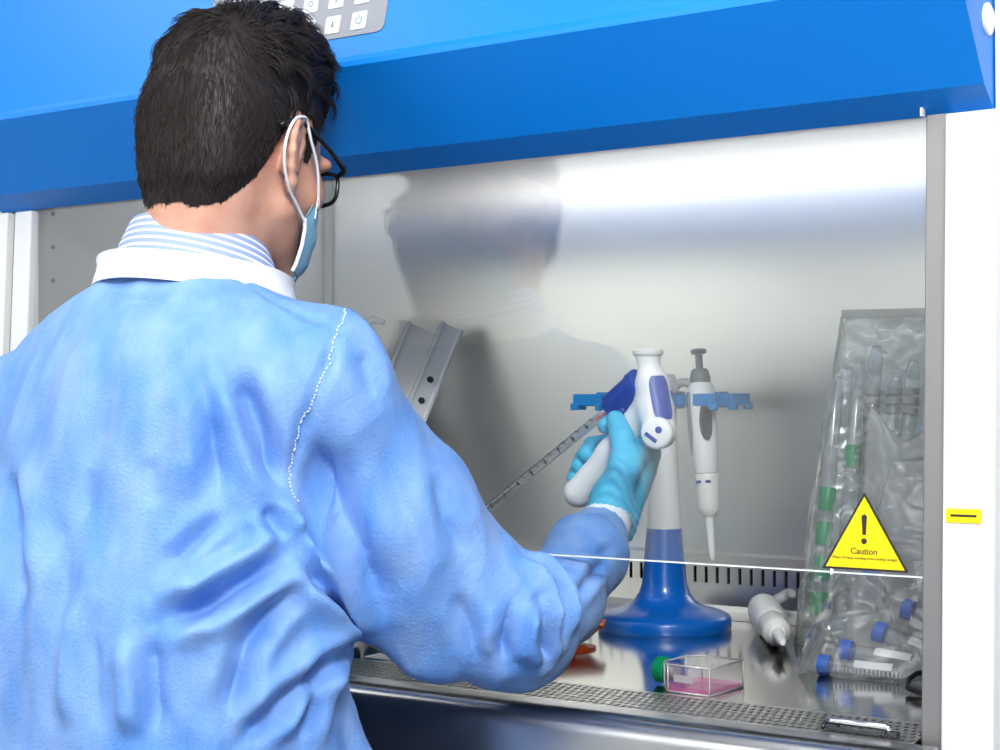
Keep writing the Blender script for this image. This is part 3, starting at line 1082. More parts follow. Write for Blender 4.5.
class Field:
    def __init__(s, lo, hi, h):
        s.lo = np.asarray(lo, float)
        s.h = h
        s.n = np.ceil((np.asarray(hi, float) - s.lo) / h).astype(int) + 1
        s.a = np.full(s.n, .5, np.float32)

    def _block(s, c0, c1, m):
        i0 = np.clip(np.floor((c0 - m - s.lo) / s.h).astype(int), 0, s.n)
        i1 = np.clip(np.ceil((c1 + m - s.lo) / s.h).astype(int) + 1, 0, s.n)
        if np.any(i1 <= i0):
            return None, None
        ax = [(s.lo[k] + s.h * np.arange(i0[k], i1[k])).astype(np.float32) for k in range(3)]
        return tuple(slice(i0[k], i1[k]) for k in range(3)), np.meshgrid(*ax, indexing='ij', sparse=True)

    def _mix(s, sl, d, k, sub):
        a = s.a[sl]
        if sub:
            hh = np.clip(.5 - .5 * (a + d) / k, 0, 1)
            s.a[sl] = a + (-d - a) * hh + k * hh * (1 - hh)
        else:
            hh = np.clip(.5 + .5 * (d - a) / k, 0, 1)
            s.a[sl] = d + (a - d) * hh - k * hh * (1 - hh)

    def cone(s, a, b, ra, rb, k=.01, sub=False, flat=None):
        a, b = np.asarray(a, float), np.asarray(b, float)
        r = max(ra, rb)
        m = r + k + 3 * s.h
        if flat:
            m *= max(1, 1 / min(flat))
        sl, G = s._block(np.minimum(a, b), np.maximum(a, b), m)
        if sl is None:
            return s
        w = np.ones(3) if flat is None else np.asarray(flat, float)
        ba = (b - a) * w
        L = float(ba @ ba) + 1e-12
        X, Y, Z = [(G[i] - np.float32(a[i])) * np.float32(w[i]) for i in range(3)]
        t = np.clip((X * ba[0] + Y * ba[1] + Z * ba[2]) / L, 0, 1)
        d = np.sqrt((X - t * ba[0]) ** 2 + (Y - t * ba[1]) ** 2 + (Z - t * ba[2]) ** 2) - (ra + (rb - ra) * t)
        s._mix(sl, d.astype(np.float32), k, sub)
        return s

    def chain(s, pts, rads, k=.01):
        for i in range(len(pts) - 1):
            s.cone(pts[i], pts[i + 1], rads[i], rads[i + 1], k)
        return s

    def ell(s, c, r, R=None, k=.01, sub=False):
        c, r = np.asarray(c, float), np.asarray(r, float)
        m = float(max(r)) + k + 3 * s.h
        sl, G = s._block(c, c, m)
        if sl is None:
            return s
        X, Y, Z = [G[i] - np.float32(c[i]) for i in range(3)]
        if R is not None:
            q = [R[0, j] * X + R[1, j] * Y + R[2, j] * Z for j in range(3)]
        else:
            q = [X, Y, Z]
        k0 = np.sqrt((q[0] / r[0]) ** 2 + (q[1] / r[1]) ** 2 + (q[2] / r[2]) ** 2)
        k1 = np.sqrt((q[0] / r[0] ** 2) ** 2 + (q[1] / r[1] ** 2) ** 2 + (q[2] / r[2] ** 2) ** 2) + 1e-6
        s._mix(sl, (k0 * (k0 - 1) / k1).astype(np.float32), k, sub)
        return s

    def mesh(s, relax=1):
        a = s.a
        neg = a < 0
        cnt = np.zeros(np.array(a.shape) - 1, np.int8)
        for i in (0, 1):
            for j in (0, 1):
                for k in (0, 1):
                    cnt += neg[i:a.shape[0] - 1 + i, j:a.shape[1] - 1 + j, k:a.shape[2] - 1 + k]
        act = (cnt > 0) & (cnt < 8)
        I = np.argwhere(act)
        idx = np.full(act.shape, -1, np.int32)
        idx[act] = np.arange(len(I))
        acc = np.zeros((len(I), 3))
        num = np.zeros(len(I))
        C8 = {}
        for i in (0, 1):
            for j in (0, 1):
                for k in (0, 1):
                    C8[i, j, k] = a[I[:, 0] + i, I[:, 1] + j, I[:, 2] + k]
        for ax in range(3):
            for p in (0, 1):
                for q in (0, 1):
                    c0 = [0, 0, 0]
                    o = [x for x in range(3) if x != ax]
                    c0[o[0]], c0[o[1]] = p, q
                    c1 = list(c0)
                    c1[ax] = 1
                    v0, v1 = C8[tuple(c0)], C8[tuple(c1)]
                    x = (v0 < 0) != (v1 < 0)
                    t = np.where(x, v0 / np.where(x, v0 - v1, 1), 0)
                    pt = np.tile(np.array(c0, float), (len(I), 1))
                    pt[:, ax] = t
                    acc += pt * x[:, None]
                    num += x
        V = s.lo + s.h * (I + acc / num[:, None])
        F = []
        for ax in range(3):
            o = [x for x in range(3) if x != ax]
            n0 = [slice(None)] * 3
            n1 = [slice(None)] * 3
            n0[ax] = slice(0, -1)
            n1[ax] = slice(1, None)
            ch = neg[tuple(n0)] != neg[tuple(n1)]
            E = np.argwhere(ch)
            E = E[(E[:, o[0]] > 0) & (E[:, o[1]] > 0) & (E[:, o[0]] < act.shape[o[0]]) & (E[:, o[1]] < act.shape[o[1]])]
            ins = neg[tuple(E.T)]
            qs = []
            for p, q in ((0, 0), (1, 0), (1, 1), (0, 1)):
                e = E.copy()
                e[:, o[0]] -= p
                e[:, o[1]] -= q
                qs.append(idx[tuple(e.T)])
            Q = np.stack(qs, 1)
            flip = ins if ax != 1 else ~ins
            Q[~flip] = Q[~flip][:, ::-1]
            F.append(Q)
        F = np.concatenate(F)
        F = F[(F >= 0).all(1)]
        for _ in range(relax):
            V = smooth_verts(V, F)
        return V, F


def smooth_verts(V, F, w=.6):
    acc = np.zeros_like(V)
    num = np.zeros(len(V))
    for i in range(4):
        for j in (1, 3):
            np.add.at(acc, F[:, i], V[F[:, (i + j) % 4]])
            np.add.at(num, F[:, i], 1)
    return V * (1 - w) + w * acc / np.maximum(num, 1)[:, None]


def vert_normals(V, F):
    n = np.cross(V[F[:, 2]] - V[F[:, 0]], V[F[:, 3]] - V[F[:, 1]])
    N = np.zeros_like(V)
    for i in range(4):
        np.add.at(N, F[:, i], n)
    return N / (np.linalg.norm(N, axis=1)[:, None] + 1e-12)


# ------------------------------------------------------------------ the person
NB = np.array([-.700, -.240, .440])              # neck base, centre of the collars
RS = np.array([-.520, -.240, .345])              # right shoulder
LS = np.array([-.905, -.285, .300])
RE = np.array([-.415, -.070, .078])              # right elbow
RF = np.array([-.413, .010, .098])
RF2 = np.array([-.432, .105, .137])
RW = np.array([-.452, .196, .170])               # right wrist
LE = np.array([-1.005, -.245, .075])
LW = np.array([-.865, .020, .066])
HC = np.array([-.680, -.205, .574])              # head centre between the ears
HS_ = 1.08
_hr = Euler((math.radians(-9), math.radians(2), math.radians(9)), 'XYZ').to_matrix()
HR = np.array(_hr)


def hl(p):
    """head-local metres -> world"""
    return HC + HS_ * (HR @ np.asarray(p, float))


def to_local(V):
    return ((np.asarray(V) - HC) @ HR) / HS_


def head_prims(f):
    S = HS_

    def E(c, r, k=.015, rot=None, sub=False):
        R = HR if rot is None else HR @ rot
        f.ell(hl(c), np.array(r) * S, R, k, sub)

    def K(a, b, ra, rb, k=.012, sub=False):
        f.cone(hl(a), hl(b), ra * S, rb * S, k, sub)
    E((0, .000, .046), (.074, .097, .083), .02)          # cranium
    E((0, -.045, .018), (.063, .052, .060), .03)         # occiput
    E((0, -.043, -.030), (.054, .046, .060), .03)          # nape
    E((0, .040, -.012), (.064, .058, .075), .03)         # face block
    for s in (-1, 1):
        K((s * .054, .010, -.045), (s * .016, .082, -.098), .017, .016, .025)     # jaw
        E((s * .046, .062, -.018), (.020, .022, .018), .02)                       # cheekbone
        E((s * .032, .092, .022), (.024, .014, .010), .012)                       # brow
        E((s * .031, .103, .004), (.016, .012, .010), .010, sub=True)             # eye socket
    K((0, .088, -.103), (0, .085, -.098), .018, .018, .02)                        # chin
    K((0, .094, .010), (0, .108, -.024), .007, .011, .010)                        # nose
    for s in (-1, 1):
        E((s * .011, .099, -.028), (.008, .009, .007), .006)
    E((0, .098, -.056), (.024, .009, .006), .006)                                 # lips
    E((0, .097, -.065), (.021, .010, .007), .006)
    for s in (-1, 1):                                                             # ears
        def ep(y, z, out=0.0):
            return (s * (.0715 + .42 * max(0.0, .012 - y) + out), y - .006, z)
        helix = [(.010, .004), (.013, .018), (.008, .030), (-.004, .035), (-.016, .030), (-.0235, .016), (-.0235, 0), (-.018, -.014), (-.009, -.027)]
        for a, b in zip(helix[:-1], helix[1:]):
            K(ep(*a, .0015), ep(*b, .0015), .0040, .0040, .004)
        anti = [(-.002, .024), (-.012, .012), (-.012, -.004), (-.006, -.014)]
        for a, b in zip(anti[:-1], anti[1:]):
            K(ep(*a), ep(*b), .0034, .0034, .004)
        K(ep(-.002, .020, -.004), ep(-.006, -.012, -.004), .0075, .0075, .006)
        K(ep(-.014, .010, -.004), ep(-.010, -.008, -.004), .0050, .0055, .006)
        K(ep(-.006, -.026), ep(-.003, -.031), .0068, .0058, .006)                 # lobe
        K(ep(.011, -.003), ep(.010, -.010), .0036, .0034, .004)                   # tragus


fb = Field((-.99, -.42, .0), (-.36, .26, .80), .0026)
head_prims(fb)
fb.cone(hl((0, -.020, -.025)), NB + (0, -.005, -.06), .056, .062, .03)
fb.cone(hl((0, -.045, -.02)), NB + (0, -.035, -.05), .036, .045, .03)
for sh_, r in ((RS, .042), (LS, .042)):
    fb.cone(NB + (0, -.01, -.065), sh_ + (0, 0, -.02), .062, r, .04)
fb.ell((-.712, -.262, .20), (.155, .095, .22), None, .05)
fb.chain([RS + (0, 0, -.02), RE, RF, RF2, RW, (-.4556, .212, .185)], [.042, .038, .034, .030, .025, .024], .02)
fb.chain([LS + (0, 0, -.02), LE, LW, (-.852, .05, .062)], [.042, .038, .028, .026], .02)
V, F = fb.mesh(2)
BV, BF = V, F
M['skin'] = mat('skin', (.62, .34, .24), .48, sss=.12)
add_noise_color(M['skin'], (.57, .27, .185), (.70, .41, .30), 26, 6, .3, .7)
add_bump(M['skin'], 420, .0006, .25)
PERSON_BASE = (-.71, -.30, FLOOR_Z)
person = link_mesh('person', V, F, 'skin', smooth=True, origin=PERSON_BASE)
tag(person, 'person in blue gown, face mask and glasses, seen from behind, holding a pipette controller', 'person')
del fb

# eyes (seen only in the glass)
M['eye_white'] = mat('eye_white', (.8, .78, .76), .2)
M['iris'] = mat('iris', (.05, .025, .012), .2)
for s in (-1, 1):
    c = hl((s * .031, .092, .004))
    mbe = MB()
    fe = HR @ np.array([0, .96, -.28])
    mbe.lathe([(.0121 * math.sin(t), -.0121 * math.cos(t)) for t in np.linspace(.05, PI - .05, 12)], 18, c, fe)
    e = obj('eye', mbe, 'eye_white', person, smooth=True)
    obj('iris', MB().lathe([(.006, .0106), (.0052, .0118), (.001, .0126)], 16, c, fe), 'iris', e, smooth=True)

# ------------------------------------------------------------------ gown
def gown_field(lo, hi, h):
    g = Field(lo, hi, h)
    fl = (1, 1.45, 1)
    g.cone((-.712, -.272, .27), (-.715, -.285, .08), .190, .205, .03, flat=fl)
    g.cone((-.715, -.285, .08), (-.715, -.29, -.30), .212, .245, .04, flat=fl)
    g.cone((-.715, -.29, -.30), (-.715, -.29, -.50), .245, .265, .04, flat=fl)
    g.cone(NB + (0, -.012, -.055), RS + (-.012, -.005, -.010), .070, .064, .05)
    g.cone(NB + (0, -.012, -.055), LS + (0, 0, -.008), .070, .066, .05)
    g.ell((-.710, -.300, .270), (.165, .088, .13), None, .05)
    g.cone((-.535, -.215, -.01), (-.500, -.200, -.12), .022, .045, .03)      # front panel swinging out below the arm
    g.cone((-.500, -.200, -.12), (-.480, -.200, -.5), .045, .060, .03)
    # right sleeve
    g.cone(RS + (-.012, 0, -.008), (-.488, -.160, .205), .068, .070, .04)
    g.cone((-.488, -.160, .205), RE, .070, .064, .02)
    g.cone((-.51, -.20, .18), (-.475, -.13, .075), .070, .046, .04)
    g.cone(RE, RF, .064, .048, .012)
    g.cone(RF, RF2, .048, .046, .02)
    g.cone(RF2, RW - (RW - RF2) * .38, .046, .030, .01)
    # left sleeve
    g.cone(LS, (-.965, -.265, .2), .072, .074, .03)
    g.cone((-.965, -.265, .2), LE, .074, .062, .03)
    g.cone(LE, LW, .062, .042, .03)
    return g
# END FIELD

# fold lines lying on the gown: polyline, depth, half width, bulge on one side, bulge on the other
FOLDS = [
    ([(-0.582, -0.357, 0.352), (-0.569, -0.359, 0.319), (-0.559, -0.36, 0.286), (-0.552, -0.358, 0.225)], 0.01, 0.014, 0.5, 0.2),
    ([(-0.558, -0.337, 0.356), (-0.538, -0.334, 0.319), (-0.529, -0.325, 0.281), (-0.52, -0.305, 0.223)], 0.014, 0.013, 0.5, 0.3),
    ([(-0.501, -0.234, 0.406), (-0.476, -0.29, 0.357), (-0.495, -0.301, 0.3), (-0.516, -0.298, 0.251), (-0.519, -0.3, 0.215)], 0.004, 0.007, 0.3, 0.3),
    ([(-0.497, -0.298, 0.288), (-0.493, -0.268, 0.231), (-0.465, -0.253, 0.163), (-0.469, -0.202, 0.089)], 0.020, 0.030, 0.5, 0.1),
    ([(-0.512, -0.309, 0.17), (-0.526, -0.346, 0.15), (-0.551, -0.379, 0.128), (-0.587, -0.404, 0.111)], 0.02, 0.012, 0.7, 0.6),
    ([(-0.594, -0.408, 0.107), (-0.588, -0.409, 0.068), (-0.584, -0.408, 0.004)], 0.012, 0.013, 0.9, 0.1),
    ([(-0.504, -0.299, 0.148), (-0.513, -0.335, 0.121), (-0.522, -0.356, 0.09), (-0.534, -0.37, 0.021)], 0.013, 0.012, 0.5, 0.5),
    ([(-0.511, -0.223, 0.078), (-0.495, -0.288, 0.061), (-0.501, -0.32, 0.043), (-0.527, -0.365, -0.005)], 0.014, 0.011, 0.6, 0.5),
    ([(-0.515, -0.31, 0.177), (-0.501, -0.288, 0.145), (-0.497, -0.256, 0.115), (-0.509, -0.207, 0.083)], 0.02, 0.01, 0.5, 0.7),
    ([(-0.588, -0.396, 0.162), (-0.567, -0.376, 0.188), (-0.545, -0.352, 0.213)], 0.009, 0.009, 0.5, 0.4),
    ([(-0.649, -0.423, 0.138), (-0.649, -0.429, 0.094), (-0.641, -0.429, 0.005)], 0.009, 0.016, 0.8, 0.1),
    ([(-0.816, -0.391, 0.249), (-0.773, -0.414, 0.191), (-0.742, -0.433, 0.116)], 0.012, 0.02, 0.4, 0.6),
    ([(-0.711, -0.414, 0.223), (-0.687, -0.427, 0.148), (-0.687, -0.435, 0.072)], 0.006, 0.018, 0.4, 0.4),
    ([(-0.657, -0.396, 0.324), (-0.68, -0.409, 0.252), (-0.673, -0.418, 0.186)], 0.005, 0.018, 0.4, 0.3),
    ([(-0.496, -0.277, 0.072), (-0.496, -0.295, 0.032), (-0.496, -0.309, -0.012)], 0.01, 0.012, 0.5, 0.5),
    ([(-0.528, -0.326, 0.219), (-0.517, -0.313, 0.18)], 0.012, 0.01, 0.5, 0.5),
    ([(-0.611, -0.391, 0.267), (-0.601, -0.391, 0.216)], 0.005, 0.014, 0.3, 0.3),
    ([(-0.39, -0.085, 0.163), (-0.374, -0.076, 0.137), (-0.362, -0.072, 0.12), (-0.348, -0.078, 0.073)], 0.020, 0.009, 0.7, 0.6),
    ([(-0.377, -0.124, 0.117), (-0.382, -0.13, 0.077), (-0.387, -0.125, 0.052)], 0.013, 0.01, 0.3, 0.9),
    ([(-0.363, -0.098, 0.113), (-0.354, -0.099, 0.075), (-0.357, -0.088, 0.049)], 0.014, 0.008, 0.8, 0.4),
    ([(-0.381, 0.073, 0.139), (-0.368, 0.01, 0.126), (-0.36, -0.036, 0.108)], 0.006, 0.007, 0.5, 0.5),
    ([(-0.403, 0.04, 0.158), (-0.386, 0.065, 0.149), (-0.382, 0.094, 0.151)], 0.005, 0.007, 0.4, 0.4),
    ([(-0.429, -0.191, 0.249), (-0.416, -0.185, 0.2), (-0.402, -0.161, 0.159)], 0.005, 0.014, 0.4, 0.4),
    ([(-0.452, -0.241, 0.289), (-0.439, -0.227, 0.221), (-0.42, -0.187, 0.15)], 0.004, 0.018, 0.4, 0.4),
    ([(-0.413, -0.172, 0.129), (-0.409, -0.152, 0.088), (-0.411, -0.135, 0.051)], 0.006, 0.012, 0.4, 0.4),
    ([(-0.464, -0.256, 0.367), (-0.454, -0.251, 0.318)], 0.004, 0.014, 0.3, 0.4),
    ([(-0.704, -0.356, 0.42), (-0.647, -0.343, 0.42)], 0.003, 0.008, 0.4, 0.4),
    ([(-0.614, -0.272, 0.446), (-0.522, -0.277, 0.405), (-0.481, -0.269, 0.386)], 0.003, 0.006, 0.4, 0.4),
]


def press_folds(V, N, folds):
    disp = np.zeros(len(V))
    for pts, amp, w, b1, b2 in folds:
        P = np.array(pts)
        lo, hi = P.min(0) - 5 * w - .01, P.max(0) + 5 * w + .01
        m = np.where(((V > lo) & (V < hi)).all(1))[0]
        if not len(m):
            continue
        Q = V[m]
        best = np.full(len(m), 9.0)
        sgn = np.zeros(len(m))
        tt = np.zeros(len(m))
        seg = np.linalg.norm(np.diff(P, axis=0), axis=1)
        cum = np.concatenate([[0], np.cumsum(seg)])
        for i in range(len(P) - 1):
            d = P[i + 1] - P[i]
            t = np.clip(((Q - P[i]) @ d) / (d @ d), 0, 1)
            r = Q - P[i] - t[:, None] * d
            dist = np.linalg.norm(r, axis=1)
            side = np.cross(d / np.linalg.norm(d), N[m])
            u = dist < best
            best[u] = dist[u]
            s = np.sign((r * side).sum(1))
            sgn[u] = s[u]
            tt[u] = ((cum[i] + t * seg[i]) / cum[-1])[u]
        taper = np.clip(np.minimum(tt, 1 - tt) / .28, 0, 1)
        taper = .12 + .88 * taper * taper * (3 - 2 * taper)
        s = best * sgn
        w = w * .82
        p = -np.exp(-(np.sqrt(s * s + (.25 * w) ** 2) - .25 * w) / (.8 * w)) + b1 * np.exp(-((s - 2.0 * w) / (1.25 * w)) ** 2) + b2 * np.exp(-((s + 2.0 * w) / (1.25 * w)) ** 2)
        disp[m] += 1.7 * amp * taper * p
    return V + N * disp[:, None]


gf = gown_field((-1.12, -.60, -.62), (-.32, .27, .49), .0037)
V, F = gf.mesh(2)
del gf
# open the neck, the cuffs
wd = (RW - RF2) / np.linalg.norm(RW - RF2)
lwd = (LW - LE) / np.linalg.norm(LW - LE)
cen = V[F].mean(1)
kill = ((cen - RW) @ wd > -.036) & (np.linalg.norm(cen - RW, axis=1) < .09)
kill |= ((cen - LW) @ lwd > .004) & (np.linalg.norm(cen - LW, axis=1) < .09)
kill |= (cen[:, 2] > .447 - .20 * (cen[:, 1] - NB[1])) & (np.hypot(cen[:, 0] - NB[0], cen[:, 1] - NB[1]) < .10)
F = F[~kill]
used = np.unique(F)
remap = np.full(len(V), -1)
remap[used] = np.arange(len(used))
V, F = V[used], remap[F]
N = vert_normals(V, F)
# broad slack of the loose cloth
tor = np.clip((-.05 - (V[:, 0] + .46) * 1.2) / .1, 0, 1)
V = V + N * (.0070 * fbm(V * np.array([1, 1, .40]), 27, 5, 2) * (.35 + .65 * tor))[:, None]
V = V + N * (.0036 * ridged(V * np.array([1, 1, .55]), 36, 23, 2))[:, None]
N = vert_normals(V, F)
V = press_folds(V, N, FOLDS)
V = smooth_verts(V, F, .2)
# keep the sleeve clear of the glass edge
m = (V[:, 1] > -.012) & (V[:, 1] < .03) & (V[:, 2] > .1455)
V[m, 2] = .1455
M['gown'] = mat('gown_nonwoven', (.20, .46, .92), .60, spec=.5, sheen=.08)
add_noise_color(M['gown'], (.090, .255, .66), (.205, .365, .72), 24, 7, .32, .68, stretch=(1, 1, .45))
add_bump(M['gown'], 300, .0022, .5, 5)
gown = link_mesh('gown', V, F, 'gown', person, smooth=True)
gown['label'] = 'light blue non-woven isolation gown'
GV, GN = V, vert_normals(V, F)


def on_gown(p, out=.001):
    i = int(np.argmin(((GV - np.asarray(p)) ** 2).sum(1)))
    return GV[i] + GN[i] * out


# stitched armhole seam
M['thread'] = mat('pale_thread', (.62, .74, .93), .7)
sp = np.array(FOLDS[2][0])
ts = np.linspace(0, len(sp) - 1, 70)
line = np.stack([np.interp(ts, np.arange(len(sp)), sp[:, k]) for k in range(3)], 1)
stc = MB()
for i in range(0, 69):
    a, b = on_gown(line[i], .0008), on_gown(line[i + 1], .0008)
    if np.linalg.norm(a - b) > .012 or np.linalg.norm(a - b) < 1e-5:
        continue
    stc.tube([a, a * .35 + b * .65], .0009, 5)
obj('seam_stitching', stc, 'thread', gown, smooth=True)


def ring_band(name, c, rx, ry, tilt, prof, m, parent, nseg=72, wob=.0, label=None, thick=.0022):
    """closed band round the neck; prof: (scale offset, height); back stands higher than front by tilt"""
    V, F, UV = [], [], []
    rows = len(prof)
    full = list(prof) + [(o - thick, h) for o, h in prof[::-1]]
    hs = [h for _, h in prof]
    for r, (o, h) in enumerate(full):
        for k in range(nseg):
            a = 2 * PI * k / nseg
            x, y = (rx + o) * math.cos(a), (ry + o) * math.sin(a)
            z = h - tilt * y + wob * math.sin(3 * a + 1)
            V.append((c[0] + x, c[1] + y, c[2] + z))
            UV.append((k / nseg, (h - hs[0]) / (hs[-1] - hs[0])))
    R = len(full)
    for r in range(R):
        r2 = (r + 1) % R
        for k in range(nseg):
            k2 = (k + 1) % nseg
            F.append((r * nseg + k, r * nseg + k2, r2 * nseg + k2, r2 * nseg + k))
    o = link_mesh(name, V, F, m, parent, smooth=True, sharp=60, uv=UV)
    if label:
        o['label'] = label
    return o


M['knit_white'] = mat('white_knit', (.86, .87, .90), .8)
add_bump(M['knit_white'], 500, .001, .5, 2)
ring_band('gown_collar', NB + np.array([-.004, .004, -.006]), .108, .098, .20,
          [(.006, -.012), (.004, -.004), (.001, .006), (.000, .014), (.001, .019)], 'knit_white', gown, wob=.0015, label='white knit neck band of the gown')

# striped shirt collar
m = mat('striped_shirt', (.28, .38, .74), .7)
uvn = nd(m, 'ShaderNodeUVMap')
uvn.uv_map = 'uv'
sep = nd(m, 'ShaderNodeSeparateXYZ')
lk(m, uvn.outputs[0], sep.inputs[0])
mul = nd(m, 'ShaderNodeMath', operation='MULTIPLY')
lk(m, sep.outputs[1], mul.inputs[0])
mul.inputs[1].default_value = 6.5
fr = nd(m, 'ShaderNodeMath', operation='FRACT')
lk(m, mul.outputs[0], fr.inputs[0])
rp = nd(m, 'ShaderNodeValToRGB')
rp.color_ramp.interpolation = 'CONSTANT'
rp.color_ramp.elements[0].color = (.27, .36, .72, 1)
rp.color_ramp.elements[1].position = .66
rp.color_ramp.elements[1].color = (.88, .89, .93, 1)
lk(m, fr.outputs[0], rp.inputs[0])
lk(m, rp.outputs[0], bsdf(m).inputs['Base Color'])
M['shirt'] = m
ring_band('shirt_collar', NB + np.array([0, .006, .010]), .075, .070, .34,
          [(.021, -.016), (.018, -.006), (.014, .006), (.008, .020), (.003, .032), (.0, .038)], 'shirt', person, wob=.001,
          label='blue and white striped shirt collar')

# ------------------------------------------------------------------ gloves and cuffs
M['glove'] = mat('nitrile_glove', (.09, .50, .74), .5, spec=.4)
add_bump(M['glove'], 260, .0012, .3, 3)
HP = dict(wrist=(-.4546, .2050, .1694), tcmc=(-.4488, .2000, .1987), tmcp=(-.4247, .1920, .2402), tip1=(-.4374, .2050, .2705), ttip=(-.4553, .2220, .2917),
          imcp=(-.4377, .2620, .2544), ipip=(-.4720, .2920, .2830), idip=(-.4850, .2680, .2900), itip=(-.4800, .2400, .2845),
          mmcp=(-.4434, .2720, .2392), mpip=(-.5060, .3050, .2620), mdip=(-.5270, .2850, .2580), mtip=(-.5130, .2480, .2490),
          rmcp=(-.4505, .2720, .2218), rpip=(-.5220, .3080, .2445), rdip=(-.5410, .2880, .2420), rtip=(-.5270, .2520, .2335),
          pmcp=(-.4597, .2680, .2045), ppip=(-.5290, .3040, .2270), pdip=(-.5480, .2850, .2260), ptip=(-.5350, .2530, .2180))
HP = {k: np.array(v) for k, v in HP.items()}


def build_hand(H, h=.0017):
    P = np.array(list(H.values()))
    f = Field(P.min(0) - .05, P.max(0) + .04, h)
    w0 = H['wrist'] + (H['wrist'] - (H['mmcp'] + H['rmcp']) / 2) * .28
    f.cone(w0, H['wrist'], .0275, .0270, .01)
    for k, r in (('imcp', .0165), ('mmcp', .0165), ('rmcp', .0155), ('pmcp', .0145)):
        f.cone(H['wrist'], H[k], .0235, r, .014)
    f.cone(H['wrist'], H['tcmc'], .024, .020, .014)
    f.cone(H['tcmc'], H['tmcp'], .0215, .0185, .014)
    f.cone(H['imcp'], H['tmcp'], .0150, .0150, .014)
    f.cone(H['pmcp'], H['tcmc'], .0150, .0170, .014)
    f.cone(H['tmcp'], H['tip1'], .0165, .0142, .006)
    f.cone(H['tip1'], H['ttip'], .0142, .0120, .004)
    for q, r in (('i', .0122), ('m', .0122), ('r', .0117), ('p', .0104)):
        g = Field(f.lo, f.lo + h, h)
        g.n = f.n.copy()
        g.a = np.full(f.n, .5, np.float32)
        g.cone(H[q + 'mcp'], H[q + 'pip'], r * 1.12, r, .004)
        g.cone(H[q + 'pip'], H[q + 'dip'], r, r * .93, .003)
        g.cone(H[q + 'dip'], H[q + 'tip'], r * .93, r * .84, .003)
        d = g.a
        k = .0035
        hh = np.clip(.5 + .5 * (d - f.a) / k, 0, 1)
        f.a = d + (f.a - d) * hh - k * hh * (1 - hh)
    return f.mesh(2)


V, F = build_hand(HP)
hd = np.array([(HP['mmcp'] + HP['rmcp']) / 2 - HP['wrist']]).ravel()
hd /= np.linalg.norm(hd)
cen = V[F].mean(1)
sel = (cen - HP['wrist']) @ hd > -.016
F = F[sel]
us = np.unique(F)
rm = np.full(len(V), -1)
rm[us] = np.arange(len(us))
V, F = V[us], rm[F]
N = vert_normals(V, F)
# glove wrinkles near the wrist and over the thumb base
along = (V - HP['wrist']) @ hd
V = V + N * (.0011 * np.sin(along * 620 + 2.5 * np.sin(V[:, 0] * 90)) * np.exp(-((along - .010) / .022) ** 2))[:, None]
V = V + N * (.0005 * ridged(V, 130, 41, 1))[:, None]
gr = link_mesh('glove', V, F, 'glove', person, smooth=True)
gr['label'] = 'blue nitrile glove on the right hand'
# rolled edge of the glove
ed = []
e1 = np.cross(hd, (0, 0, 1.0))
e1 /= np.linalg.norm(e1)
e2 = np.cross(hd, e1)
for k in range(36):
    a = 2 * PI * k / 36
    d = e1 * math.cos(a) + e2 * math.sin(a)
    ed.append(HP['wrist'] - hd * (.016 + .002 * math.sin(2 * a)) + d * .0272)
obj('glove_roll', MB().tube(ed, .0014, 6, closed=True), 'glove', gr, smooth=True)

# left hand: mirrored copy of the grip, laid on the deck edge, relaxed
T0 = HP['wrist']
LHP = {}
ll = np.array([-.852, .048, .060])
fw = np.array([.16, .96, -.02])
fw /= np.linalg.norm(fw)
rt = np.array([.96, -.16, 0.0])
up = np.cross(rt, fw)


def lp_(f_, r_, u_):
    return ll + fw * f_ + rt * r_ + up * u_


LHP = dict(wrist=lp_(0, 0, 0), tcmc=lp_(.025, .022, -.006), tmcp=lp_(.050, .040, -.012), tip1=lp_(.078, .046, -.016), ttip=lp_(.100, .044, -.020),
           imcp=lp_(.092, .026, .004), ipip=lp_(.130, .030, -.004), idip=lp_(.146, .030, -.022), itip=lp_(.150, .029, -.036),
           mmcp=lp_(.096, .005, .006), mpip=lp_(.138, .006, -.002), mdip=lp_(.156, .006, -.022), mtip=lp_(.159, .006, -.038),
           rmcp=lp_(.090, -.015, .004), rpip=lp_(.128, -.017, -.003), rdip=lp_(.145, -.017, -.022), rtip=lp_(.148, -.017, -.037),
           pmcp=lp_(.080, -.033, .0), ppip=lp_(.108, -.038, -.006), pdip=lp_(.122, -.039, -.022), ptip=lp_(.125, -.039, -.035))
V, F = build_hand(LHP, .0026)
gl_ = link_mesh('glove', V, F, 'glove', person, smooth=True)
gl_['label'] = 'blue nitrile glove on the left hand'


def cuff(c, d, r0, r1, L):
    d = d / np.linalg.norm(d)
    mb = MB()
    n = 48
    pf = [(r0, -.008), (r0, .004), (r0 * .97, L * .5), (r1, L), (r1 - .0025, L), (r0 * .9, .0), (r0 * .9, -.008)]
    mb.lathe(pf, n, c, d, close=False)
    V = np.array(mb.v)
    q = np.arange(len(V)) % n
    ax = (V - np.asarray(c)) @ d
    rad = V - np.asarray(c) - ax[:, None] * d
    V = V + rad * (.014 * np.where(q % 2 == 0, 1, -1))[:, None]
    return link_mesh('cuff', V, mb.f, 'knit_white', gown, smooth=True)


c1 = cuff(RW - wd * .036, wd * .8 + (HP['wrist'] - RW) / np.linalg.norm(HP['wrist'] - RW) * .0, .0308, .0312, .042)
c1['label'] = 'white knit cuff at the right wrist'
cuff(LW, lwd, .038, .031, .032)

